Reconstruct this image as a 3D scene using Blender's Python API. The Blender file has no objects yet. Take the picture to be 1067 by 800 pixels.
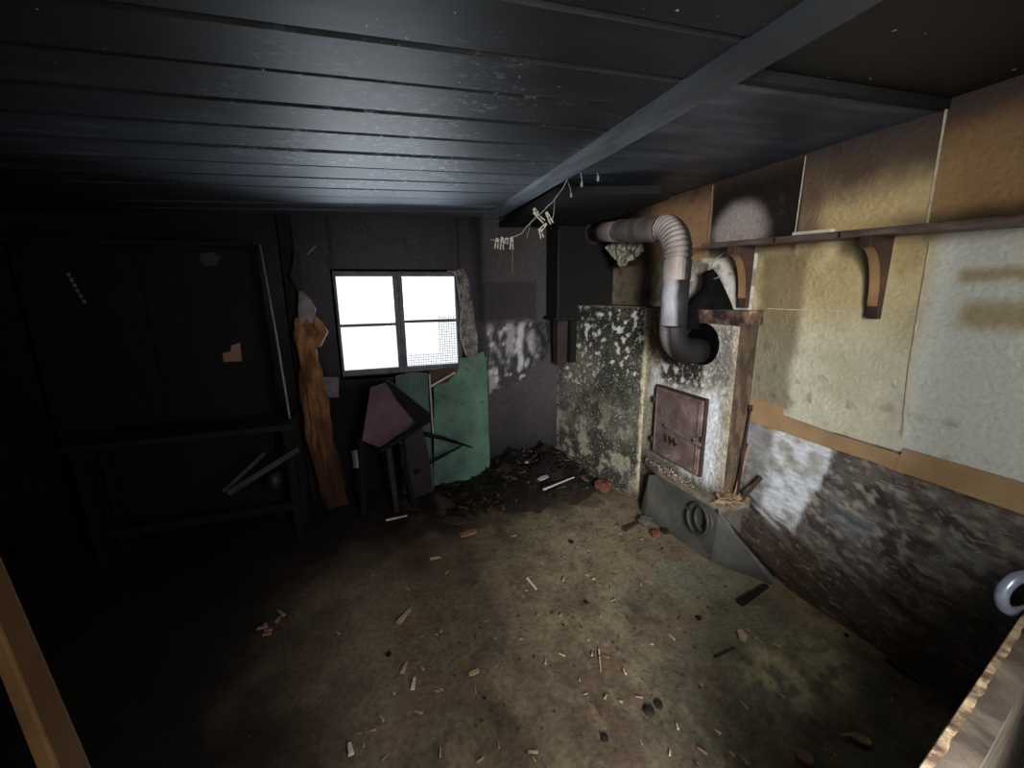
import bpy, bmesh, math, random
from mathutils import Matrix, Vector, noise
random.seed(11)
SC = bpy.context.scene
COL = SC.collection
V = Vector
# ------------------------------------------------------------------ camera / surveying helpers
F = 434.04; CX, CY = 533.5, 400.0
RM = (Matrix.Rotation(math.radians(-18.998), 3, 'Z') @ Matrix.Rotation(math.radians(-12.45), 3, 'X')
      @ Matrix.Rotation(math.radians(0.703), 3, 'Y'))
CAM = V((0, 0, 1.5))
def ray(px, py): return RM @ V(((px-CX)/F, 1, -(py-CY)/F))
def onz(px, py, z=0.0): r = ray(px, py); return CAM + r*((z-CAM.z)/r.z)
def onx(px, py, x): r = ray(px, py); return CAM + r*((x-CAM.x)/r.x)
def ony(px, py, y): r = ray(px, py); return CAM + r*((y-CAM.y)/r.y)
XR, YB, XL, YF = 1.93, 3.25, -2.3, -0.22          # right wall, back wall, left wall, front wall
def zc(x): return 2.03 + 0.035*x                  # the ceiling rises slightly to the right

# ------------------------------------------------------------------ object helpers
def mesh_obj(name, verts, faces, mat, parent=None, smooth=False, cols=None, mats=None, fmat=None):
    """one mesh object; verts in world coordinates; origin at the base centre (or the parent's origin)"""
    verts = [V(v) for v in verts]
    if parent is None:
        xs = [v.x for v in verts]; ys = [v.y for v in verts]; zs = [v.z for v in verts]
        org = V(((min(xs)+max(xs))/2, (min(ys)+max(ys))/2, min(zs)))
    else:
        org = V(parent['org'])
    me = bpy.data.meshes.new(name)
    me.from_pydata([v-org for v in verts], [], faces)
    if cols:
        at = me.color_attributes.new('Col', 'FLOAT_COLOR', 'POINT')
        for i, c in enumerate(cols): at.data[i].color = (c[0], c[1], c[2], 1)
    for m in (mats or [mat]): me.materials.append(m)
    if fmat:
        for p, k in zip(me.polygons, fmat): p.material_index = k
    if smooth:
        for p in me.polygons: p.use_smooth = True
    me.update()
    o = bpy.data.objects.new(name, me); COL.objects.link(o)
    if parent is None: o.location = org
    else: o.parent = parent
    o['org'] = tuple(org)
    return o
def thing(name, label, cat, loc, group=None):
    o = bpy.data.objects.new(name, None); COL.objects.link(o)
    o.location = loc; o['org'] = tuple(loc); o['label'] = label; o['category'] = cat
    o.empty_display_size = .05
    if group: o['group'] = group
    return o
def tag(o, label, cat, group=None, kind=None):
    o['label'] = label; o['category'] = cat
    if group: o['group'] = group
    if kind: o['kind'] = kind
    return o
def struct(o): o['kind'] = 'structure'; return o

class G:
    """geometry collector"""
    def __init__(s): s.v = []; s.f = []
    def add(s, vs, fs):
        n = len(s.v); s.v += [V(v) for v in vs]; s.f += [tuple(i+n for i in f) for f in fs]; return s
    def box(s, a, b):
        x0, y0, z0 = a; x1, y1, z1 = b
        return s.add([(x0,y0,z0),(x1,y0,z0),(x1,y1,z0),(x0,y1,z0),(x0,y0,z1),(x1,y0,z1),(x1,y1,z1),(x0,y1,z1)],
              [(0,3,2,1),(4,5,6,7),(0,1,5,4),(1,2,6,5),(2,3,7,6),(3,0,4,7)])
    def bar(s, p, q, w, t, up=(0,0,1), taper=1.0):
        """rectangular bar from p to q, width w across, thickness t along 'up'"""
        p = V(p); q = V(q); d = (q-p).normalized(); u = V(up); u = (u-d*u.dot(d))
        if u.length < 1e-4: u = d.orthogonal()
        u.normalize(); r = d.cross(u)
        vs = []
        for c, k in ((p, 1), (q, taper)):
            for a, b in ((-1,-1),(1,-1),(1,1),(-1,1)): vs.append(c + r*(a*w/2*k) + u*(b*t/2*k))
        return s.add(vs, [(0,1,2,3)[::-1],(4,5,6,7),(0,1,5,4),(1,2,6,5),(2,3,7,6),(3,0,4,7)])
    def prism(s, pts, off):
        """planar polygon pts extruded by vector off"""
        n = len(pts); off = V(off); pts = [V(p) for p in pts]
        vs = pts + [p+off for p in pts]
        return s.add(vs, [tuple(range(n))[::-1], tuple(range(n, 2*n))] + [(i, (i+1) % n, n+(i+1) % n, n+i) for i in range(n)])
    def tube(s, pts, rad, n=12, cap=True, shape=None):
        pts = [V(p) for p in pts]; N = len(pts)
        if not isinstance(rad, (list, tuple)): rad = [rad]*N
        d0 = (pts[1]-pts[0]).normalized(); u = d0.orthogonal().normalized(); vs = []
        for i, p in enumerate(pts):
            d = (pts[min(i+1, N-1)]-pts[max(i-1, 0)]).normalized()
            u = (u - d*u.dot(d)).normalized(); r = d.cross(u)
            for k in range(n):
                a = 2*math.pi*k/n; m = shape(i, a) if shape else 1
                vs.append(p + (u*math.cos(a) + r*math.sin(a))*rad[i]*m)
        fs = [(i*n+k, i*n+(k+1) % n, (i+1)*n+(k+1) % n, (i+1)*n+k) for i in range(N-1) for k in range(n)]
        if cap: fs += [tuple(range(n))[::-1], tuple(range((N-1)*n, N*n))]
        return s.add(vs, fs)
    def jitter(s, a, sc=8.0):
        s.v = [v + noise.noise_vector(v*sc)*a for v in s.v]; return s
    def obj(s, name, mat, parent=None, smooth=False, bevel=0, sub=0):
        o = mesh_obj(name, s.v, s.f, mat, parent, smooth)
        bm = bmesh.new(); bm.from_mesh(o.data); bmesh.ops.recalc_face_normals(bm, faces=bm.faces)
        if sub: bmesh.ops.subdivide_edges(bm, edges=bm.edges, cuts=sub, use_grid_fill=True)
        bm.to_mesh(o.data); bm.free()
        if bevel:
            m = o.modifiers.new('bevel', 'BEVEL'); m.width = bevel; m.segments = 2; m.limit_method = 'ANGLE'
        return o
def arc(c, r, a0, a1, ux, uy, n=12):
    c = V(c); ux = V(ux); uy = V(uy)
    return [c + ux*(r*math.cos(a0+(a1-a0)*i/n)) + uy*(r*math.sin(a0+(a1-a0)*i/n)) for i in range(n+1)]

# ------------------------------------------------------------------ colours and materials
def lin(c):
    return tuple(((v/255)/12.92 if v/255 <= .04045 else ((v/255+.055)/1.055)**2.4) for v in c)
def mixc(a, b, t): return tuple(x+(y-x)*t for x, y in zip(a, b))
def ss(a, b, x):
    if a == b: return float(x > a)
    t = min(1, max(0, (x-a)/(b-a))); return t*t*(3-2*t)
def fb(x, y, z=0.0, o=5): return noise.fractal(V((x, y, z)), .9, 2.0, o)      # about -1..1
def boxm(x, y, x0, x1, y0, y1, e=.03):
    return ss(x0-e, x0+e, x)*(1-ss(x1-e, x1+e, x))*ss(y0-e, y0+e, y)*(1-ss(y1-e, y1+e, y))
def ell(x, y, cx, cy, rx, ry, e=.4):
    d = math.hypot((x-cx)/rx, (y-cy)/ry); return 1-ss(1-e, 1+e, d)

class NT:
    def __init__(s, name):
        s.m = bpy.data.materials.new(name); s.m.use_nodes = True; s.t = s.m.node_tree
        s.b = s.t.nodes['Principled BSDF']; s.out = s.t.nodes['Material Output']
        s.geo = s.t.nodes.new('ShaderNodeTexCoord')
    def n(s, ty, **k):
        x = s.t.nodes.new('ShaderNode'+ty)
        for a, b in k.items(): setattr(x, a, b)
        return x
    def l(s, a, b): s.t.links.new(a, b)
    def coord(s, scale=(1,1,1), rot=(0,0,0), world=False):
        mp = s.n('Mapping'); mp.inputs['Scale'].default_value = scale; mp.inputs['Rotation'].default_value = rot
        if world: g = s.n('NewGeometry'); s.l(g.outputs['Position'], mp.inputs['Vector'])
        else: s.l(s.geo.outputs['Object'], mp.inputs['Vector'])
        return mp.outputs['Vector']
    def noise(s, vec, scale, detail=6, rough=.6, dist=0):
        x = s.n('TexNoise'); x.inputs['Scale'].default_value = scale; x.inputs['Detail'].default_value = detail
        x.inputs['Roughness'].default_value = rough; x.inputs['Distortion'].default_value = dist
        s.l(vec, x.inputs['Vector']); return x.outputs['Fac']
    def ramp(s, fac, stops):
        r = s.n('ValToRGB'); el = r.color_ramp.elements
        while len(el) < len(stops): el.new(.5)
        for e, (p, c) in zip(el, stops): e.position = p; e.color = (*c, 1) if len(c) == 3 else c
        s.l(fac, r.inputs['Fac']); return r.outputs['Color']
    def mix(s, fac, a, b, mode='MIX'):
        x = s.n('Mix', data_type='RGBA', blend_type=mode)
        for v, i in ((fac, 0), (a, 6), (b, 7)):
            if hasattr(v, 'links'): s.l(v, x.inputs[i])
            elif isinstance(v, tuple): x.inputs[i].default_value = (*v, 1)
            else: x.inputs[i].default_value = v
        return x.outputs[2]
    def math(s, op, a, b=0.0):
        x = s.n('Math', operation=op)
        for v, i in ((a, 0), (b, 1)):
            if hasattr(v, 'links'): s.l(v, x.inputs[i])
            else: x.inputs[i].default_value = v
        return x.outputs[0]
    def bump(s, h, strength=.3, dist=.01, prev=None):
        b = s.n('Bump'); b.inputs['Strength'].default_value = strength; b.inputs['Distance'].default_value = dist
        s.l(h, b.inputs['Height'])
        if prev: s.l(prev, b.inputs['Normal'])
        s.l(b.outputs['Normal'], s.b.inputs['Normal']); return b.outputs['Normal']
    def rough(s, v):
        if hasattr(v, 'links'): s.l(v, s.b.inputs['Roughness'])
        else: s.b.inputs['Roughness'].default_value = v

def mat(name, stops, scale=12, rough=.8, bump=.3, bd=.004, metal=0, stretch=(1,1,1), detail=7, dist=0, spec=.3, specks=None):
    """mottled material: stops = list of sRGB colours spread over a noise ramp"""
    t = NT(name); v = t.coord(stretch)
    f = t.noise(v, scale, detail, .62, dist)
    n = len(stops)
    c = t.ramp(f, [(.3+.4*i/max(1, n-1), lin(k)) for i, k in enumerate(stops)])
    if specks:
        sc, thr, colr = specks
        f2 = t.noise(v, sc, 4, .6, .5)
        m = t.ramp(f2, [(thr, (0,0,0)), (thr+.05, (1,1,1))])
        c = t.mix(m, c, lin(colr))
    t.l(c, t.b.inputs['Base Color']); t.rough(rough)
    t.b.inputs['Metallic'].default_value = metal; t.b.inputs['Specular IOR Level'].default_value = spec
    f3 = t.noise(v, scale*3, 6, .6)
    t.bump(t.math('ADD', f, t.math('MULTIPLY', f3, .4)), bump, bd)
    return t.m
def vmat(name, fine=60, amt=.35, rough=.8, bump=.4, bd=.004, crinkle=0, spec=.25, stretch=(1,1,1), specks=None):
    """material that carries the surface's own stains (colour attribute) under fine procedural grain"""
    t = NT(name); a = t.n('VertexColor'); a.layer_name = 'Col'
    v = t.coord(stretch, world=True)
    f = t.noise(v, fine, 8, .65)
    g = t.ramp(f, [(.25, (1-amt,)*3), (.75, (1+amt*.6,)*3)])
    c = t.mix(1.0, a.outputs['Color'], g, 'MULTIPLY')
    if specks:
        sc, thr, colr, k = specks
        f2 = t.noise(v, sc, 5, .6, .4)
        m = t.math('MULTIPLY', t.ramp(f2, [(thr, (0,0,0)), (thr+.04, (1,1,1))]), k)
        c = t.mix(m, c, lin(colr))
    t.l(c, t.b.inputs['Base Color']); t.rough(rough); t.b.inputs['Specular IOR Level'].default_value = spec
    h = t.math('ADD', f, t.math('MULTIPLY', t.noise(v, fine/5, 5, .6), 1.2))
    if crinkle:
        vo = t.n('TexVoronoi', feature='DISTANCE_TO_EDGE'); vo.inputs['Scale'].default_value = crinkle
        wv = t.n('VectorMath', operation='ADD'); nz = t.n('TexNoise'); nz.inputs['Scale'].default_value = 9
        t.l(v, nz.inputs['Vector']); sc2 = t.n('VectorMath', operation='SCALE'); sc2.inputs['Scale'].default_value = .12
        t.l(nz.outputs['Color'], sc2.inputs[0]); t.l(v, wv.inputs[0]); t.l(sc2.outputs[0], wv.inputs[1]); t.l(wv.outputs[0], vo.inputs['Vector'])
        h = t.math('ADD', t.math('MULTIPLY', h, .5), t.math('MULTIPLY', vo.outputs['Distance'], 2.5))
    t.bump(h, bump, bd); return t.m

M = {}
M['soot'] = mat('soot black', [(4,4,4),(8,8,8),(15,14,14)], 9, .85, .4)
M['void'] = mat('flue hole black', [(2,2,2),(5,5,5)], 9, .95, .3, spec=.03)
M['char'] = mat('charred wood', [(3,3,3),(6,6,6),(14,12,11)], 14, .75, .8, .01, stretch=(1,1,.3))
M['ceil'] = None
def pipe_mat(name, cols, soot, lo=-.25, hi=.05):  # near-black blended in on normals facing right and towards the camera
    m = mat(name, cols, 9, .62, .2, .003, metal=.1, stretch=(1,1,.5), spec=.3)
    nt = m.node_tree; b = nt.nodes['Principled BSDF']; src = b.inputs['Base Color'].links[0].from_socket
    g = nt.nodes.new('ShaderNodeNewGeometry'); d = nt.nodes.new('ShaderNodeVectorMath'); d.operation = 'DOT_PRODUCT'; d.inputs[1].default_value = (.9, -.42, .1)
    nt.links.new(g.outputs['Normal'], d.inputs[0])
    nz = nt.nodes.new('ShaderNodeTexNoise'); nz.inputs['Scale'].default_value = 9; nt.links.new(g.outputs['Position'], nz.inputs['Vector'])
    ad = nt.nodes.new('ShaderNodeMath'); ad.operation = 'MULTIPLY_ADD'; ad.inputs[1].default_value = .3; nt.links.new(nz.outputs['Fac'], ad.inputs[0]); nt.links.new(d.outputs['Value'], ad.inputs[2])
    k = nt.nodes.new('ShaderNodeMapRange'); k.inputs['From Min'].default_value = lo; k.inputs['From Max'].default_value = hi; k.inputs['To Max'].default_value = soot; nt.links.new(ad.outputs[0], k.inputs['Value'])  # soot sets the strength of the near-black blend
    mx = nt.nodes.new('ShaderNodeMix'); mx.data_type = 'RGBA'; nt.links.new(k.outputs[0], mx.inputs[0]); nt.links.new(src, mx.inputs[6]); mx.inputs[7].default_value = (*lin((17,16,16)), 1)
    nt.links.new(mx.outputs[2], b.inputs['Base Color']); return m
M['pipe'] = pipe_mat('dark sided galvanised pipe', [(92,85,83),(124,115,112),(148,139,135)], .97, .2, .6)
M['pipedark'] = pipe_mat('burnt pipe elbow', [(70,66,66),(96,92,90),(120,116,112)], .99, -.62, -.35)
M['irondoor'] = mat('rusty painted iron', [(72,57,56),(92,76,74),(110,94,91),(136,120,115)], 8, .6, .3, .003, metal=.2, specks=(30,.66,(150,138,132)))
M['iron'] = mat('dark iron', [(22,20,19),(44,40,38)], 20, .5, .3, metal=.6)
M['steel'] = mat('worn steel', [(90,98,114),(128,138,156)], 14, .25, .1, metal=.35)
M['sheet'] = mat('grey sheet metal', [(60,61,59),(78,79,76),(98,97,90)], 5, .55, .2, .004, metal=.2, specks=(16,.7,(104,98,84)))
M['ringgrey'] = mat('dusty rubber', [(38,39,38),(60,60,58)], 12, .7)
M['hearth'] = mat('ash covered cement', [(60,56,50),(92,86,76),(120,112,98)], 10, .95, .8, .012)
M['green'] = mat('old green paint', [(48,72,64),(78,112,100),(98,134,120)], 4, .5, .2, .002, specks=(14,.66,(40,52,46)))
M['greendk'] = mat('green paint behind', [(40,66,58),(74,108,96)], 5, .55, .2)
M['pink'] = mat('dusty mauve seat', [(66,48,58),(88,66,76),(100,80,86)], 3, .7, .15)
M['mauve'] = mat('dark mauve board', [(38,31,35),(54,46,50)], 5, .8, .2)
M['wood'] = mat('brown stained wood', [(38,27,22),(60,44,36),(78,58,46)], 8, .55, .3, .004, stretch=(1,6,6))
M['bracketwood'] = mat('shelf bracket wood', [(40,29,25),(58,42,36),(80,58,46)], 8, .45, .3)  # plain brown wood of the shelf brackets
M['woodedge'] = mat('bare bracket edge', [(112,84,58),(150,118,84)], 8, .6, .2)
M['paper'] = mat('pale paper', [(150,146,136),(196,192,184)], 6, .8, .3)
M['scrap'] = mat('tan scrap', [(120,92,76),(166,134,112)], 6, .8, .3)
M['chip'] = mat('pale wood chip', [(150,126,94),(200,178,142)], 20, .8, .3)
M['chipw'] = mat('whitish chip', [(190,180,160),(226,218,204)], 20, .8, .3)
M['chipdk'] = mat('burnt chip', [(14,12,11),(36,30,26)], 20, .8, .3)
M['brick'] = mat('reddish brick', [(64,36,26),(96,58,42),(112,74,56)], 12, .9, .6, .008)
M['stone'] = mat('grey rubble', [(58,54,50),(96,90,84)], 9, .9, .5, .01)
M['peg'] = mat('weathered clothes peg', [(140,132,120),(196,190,178)], 14, .7, .2)
M['wire'] = mat('grey string', [(110,108,104),(150,148,142)], 20, .7, .2)
M['tan'] = mat('tan painted board', [(84,62,38),(120,90,56),(138,106,68)], 4, .6, .2, .003, stretch=(3,3,.6))
M['tandk'] = mat('tan board shaded side', [(74,54,32),(98,72,44)], 5, .7, .2)  # darker copy of the tan, shade put into the post face
M['litter'] = mat('wood shavings', [(70,54,40),(124,102,78),(176,156,126)], 30, .9, .4)
M['redlitter'] = mat('reddish rubble', [(66,50,44),(118,102,92),(196,184,170)], 60, .9, .4)
M['frame'] = mat('grimy window frame', [(70,68,74),(104,102,110),(124,120,128)], 12, .6, .3)
M['sill'] = mat('brown sill', [(56,42,34),(92,70,56)], 8, .7, .3)
M['purplebrown'] = mat('rust brown iron', [(34,22,20),(54,38,36)], 8, .7, .4)

# ceiling boards: oily soot, pale scratches mid-room, window light and falloff painted in
def ceil_mat(name, specked, tone=1.0):
    t = NT(name); v = t.coord((.35,2.5,1), world=True); v1 = t.coord((1,1,1), world=True)
    f = t.noise(v, 5, 8, .6); f1 = t.noise(v1, 2.2, 4, .5)
    c = t.ramp(f, [(.3, lin((int(30*tone),int(33*tone),int(38*tone)))), (.55, lin((int(46*tone),int(50*tone),int(57*tone)))), (.75, lin((int(64*tone),int(70*tone),int(78*tone))))])
    c = t.mix(t.ramp(f1, [(.35, (0,0,0)), (.6, (1,1,1))]), t.mix(.6, c, lin((8,9,11))), c)
    g = t.n('NewGeometry'); sx = t.n('SeparateXYZ'); t.l(g.outputs['Position'], sx.inputs[0])
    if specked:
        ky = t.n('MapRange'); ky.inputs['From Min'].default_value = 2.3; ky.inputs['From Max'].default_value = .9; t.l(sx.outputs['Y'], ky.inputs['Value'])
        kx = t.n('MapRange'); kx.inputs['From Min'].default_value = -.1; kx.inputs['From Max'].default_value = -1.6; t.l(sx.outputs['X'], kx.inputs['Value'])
        c = t.mix(t.math('MULTIPLY', t.math('MAXIMUM', ky.outputs[0], kx.outputs[0]), .75), c, lin((9,10,12)))  # painted falloff: colour darkens towards the camera and the left
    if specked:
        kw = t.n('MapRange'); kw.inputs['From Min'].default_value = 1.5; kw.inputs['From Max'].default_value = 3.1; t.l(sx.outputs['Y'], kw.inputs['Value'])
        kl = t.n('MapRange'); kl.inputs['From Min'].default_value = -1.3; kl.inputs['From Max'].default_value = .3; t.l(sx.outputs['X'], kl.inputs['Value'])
        c = t.mix(t.math('MULTIPLY', t.math('MULTIPLY', kw.outputs[0], kl.outputs[0]), t.math('ADD', t.math('MULTIPLY', f, .8), .3)), c, lin((124,132,146)))  # window light painted as a pale blue area near the back wall
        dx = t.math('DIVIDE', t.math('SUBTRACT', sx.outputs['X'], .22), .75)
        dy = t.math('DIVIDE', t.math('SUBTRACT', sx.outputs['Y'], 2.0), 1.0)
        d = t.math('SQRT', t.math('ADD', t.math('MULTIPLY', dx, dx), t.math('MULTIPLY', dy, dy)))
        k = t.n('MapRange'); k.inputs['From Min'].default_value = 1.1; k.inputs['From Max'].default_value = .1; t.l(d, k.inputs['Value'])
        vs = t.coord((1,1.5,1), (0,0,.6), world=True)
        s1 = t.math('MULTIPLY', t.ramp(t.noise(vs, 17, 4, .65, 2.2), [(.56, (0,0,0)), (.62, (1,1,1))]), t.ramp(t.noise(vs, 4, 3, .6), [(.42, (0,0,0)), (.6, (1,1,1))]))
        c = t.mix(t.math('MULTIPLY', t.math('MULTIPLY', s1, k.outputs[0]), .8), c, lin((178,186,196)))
        # reddish smears at the far left
        vx = t.coord((.6,5,1), world=True)
        s2 = t.ramp(t.noise(vx, 5, 3, .5), [(.6, (0,0,0)), (.68, (1,1,1))])
        k2 = t.n('MapRange'); k2.inputs['From Min'].default_value = -.55; k2.inputs['From Max'].default_value = -1.2; t.l(sx.outputs['X'], k2.inputs['Value'])
        c = t.mix(t.math('MULTIPLY', t.math('MULTIPLY', s2, k2.outputs[0]), .7), c, lin((110,100,104)))
    vo = t.noise(v1, 55, 2, .5)
    c = t.mix(t.math('MULTIPLY', t.ramp(vo, [(.74, (0,0,0)), (.77, (1,1,1))]), .8), c, lin((160,158,150)))
    t.l(c, t.b.inputs['Base Color'])
    t.rough(.5)
    t.b.inputs['Specular IOR Level'].default_value = .38
    t.bump(t.math('ADD', f, t.math('MULTIPLY', t.noise(v1, 30, 5, .6), .3)), .25, .006)
    return t.m
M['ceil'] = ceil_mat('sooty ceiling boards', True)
M['ceil2'] = ceil_mat('sooty ceiling sheet', False, 1.45)
M['ceil3'] = ceil_mat('black ceiling sheet', False, .35)
def _bat():  # window light falloff painted in, batten darkens towards the camera
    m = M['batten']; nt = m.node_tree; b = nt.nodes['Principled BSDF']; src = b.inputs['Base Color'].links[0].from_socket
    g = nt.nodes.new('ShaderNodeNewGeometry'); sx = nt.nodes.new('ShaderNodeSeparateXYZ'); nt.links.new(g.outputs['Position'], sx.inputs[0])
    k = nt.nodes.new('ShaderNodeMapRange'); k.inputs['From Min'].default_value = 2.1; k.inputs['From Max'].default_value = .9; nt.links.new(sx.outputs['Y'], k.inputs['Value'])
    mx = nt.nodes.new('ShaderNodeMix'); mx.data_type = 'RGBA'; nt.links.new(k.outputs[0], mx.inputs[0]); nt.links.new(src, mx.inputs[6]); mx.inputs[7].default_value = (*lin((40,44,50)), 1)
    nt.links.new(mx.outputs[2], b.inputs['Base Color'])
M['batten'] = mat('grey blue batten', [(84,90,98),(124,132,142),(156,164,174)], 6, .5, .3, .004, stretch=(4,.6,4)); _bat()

# ------------------------------------------------------------------ gridded, stained surfaces
def frange(a, b, st):
    n = max(1, int(round((b-a)/st))); return [a+(b-a)*i/n for i in range(n+1)]
def surf(name, us, vs, pos, colf, m, skip=None, parent=None, smooth=True):
    verts = []; cols = []
    for v in vs:
        for u in us: verts.append(pos(u, v)); cols.append(colf(u, v))
    n = len(us); faces = []
    for j in range(len(vs)-1):
        for i in range(n-1):
            if skip and skip((us[i]+us[i+1])/2, (vs[j]+vs[j+1])/2): continue
            faces.append((j*n+i, j*n+i+1, (j+1)*n+i+1, (j+1)*n+i))
    return mesh_obj(name, verts, faces, m, parent, smooth, cols)

# ---- floor
L = lin
def floor_col(x, y):
    n1 = fb(x*1.3, y*1.3, 3); n2 = fb(x*4, y*4, 9); n3 = fb(x*11, y*11, 2)
    c = mixc(L((100,85,70)), L((122,110,90)), ss(-.4, .5, n1+.3*n2))
    # paler trodden dust in the middle-right
    m = ell(x+.15*n2, y+.15*n1, 1.15, 1.75, .85, .85, .5); c = mixc(c, L((128,118,96)), .45*m)
    # greenish lino showing through on the right
    for cx, cy, rx, ry in ((1.42,1.5,.42,.17),(1.33,.86,.48,.36),(1.62,1.1,.3,.2)):
        m = ell(x+.12*n2, y+.1*n1, cx, cy, rx, ry, .35)*ss(-.6, .2, n2+.4); c = mixc(c, L((112,116,98)), .7*m)
    # sandy dust along the wall and a whitish patch
    m = ss(.14, .02, XR-x+.06*n2)*ss(-.2, .3, n3+.2)*boxm(x, y, 1, 2, .9, 1.6, .2); c = mixc(c, L((176,158,118)), .75*m)
    m = ell(x+.08*n3, y+.08*n2, 1.55, .95, .22, .13, .5)*ss(-.1, .25, n3+.15); c = mixc(c, L((196,184,146)), .8*m)
    # dust swirls, then a painted light streak
    m = ss(.15, .5, abs(fb(x*2.2+5, y*2.2, 7)))*ell(x, y, 1.0, 1.2, .8, .7, .5); c = mixc(c, L((82,68,54)), .5*m)
    m = ell(x+.1*n2, y+.1*n3, .82, .95, .26, .3, .5); c = mixc(c, L((70,57,46)), .6*m)
    m = ell(x+.06*n2, y, -.08, 1.65, .14, .55, .7); c = mixc(c, L((156,140,122)), .6*m)  # streak of light painted as a pale band
    # reddish brown stretch, left centre
    m = ell(x, y, .1, 2.1, .65, .9, .5); c = mixc(c, L((106,86,72)), .5*m)
    c = mixc(c, L((66,55,45)), .4*ss(-.1, .7, fb(x*6+3, y*5, 27)))
    c = mixc(c, L((150,138,112)), .25*ss(.1, .6, fb(x*9, y*7, 29)))
    # soot with shade painted in along the left, soot by the back wall
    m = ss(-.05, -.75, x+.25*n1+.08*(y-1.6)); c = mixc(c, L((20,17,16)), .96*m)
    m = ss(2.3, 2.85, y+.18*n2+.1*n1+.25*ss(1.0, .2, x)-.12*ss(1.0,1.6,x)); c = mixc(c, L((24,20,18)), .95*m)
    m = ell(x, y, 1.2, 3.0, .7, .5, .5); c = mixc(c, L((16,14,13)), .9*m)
    c = mixc(c, L((40,32,27)), .45*ss(.35, .65, n2)*ss(.1, .5, n3+.2)); c = mixc(c, L((150,134,108)), .3*ss(.1, .5, fb(x*8, y*5, 19))*ss(-.2, .5, x))
    return c
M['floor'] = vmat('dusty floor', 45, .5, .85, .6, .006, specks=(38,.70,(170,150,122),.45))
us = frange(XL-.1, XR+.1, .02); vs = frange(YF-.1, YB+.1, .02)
struct(surf('floor', us, vs, lambda x, y: V((x, y, .006*fb(x*2, y*2)+.003*fb(x*12, y*12)-.004)), floor_col, M['floor']))

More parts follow.
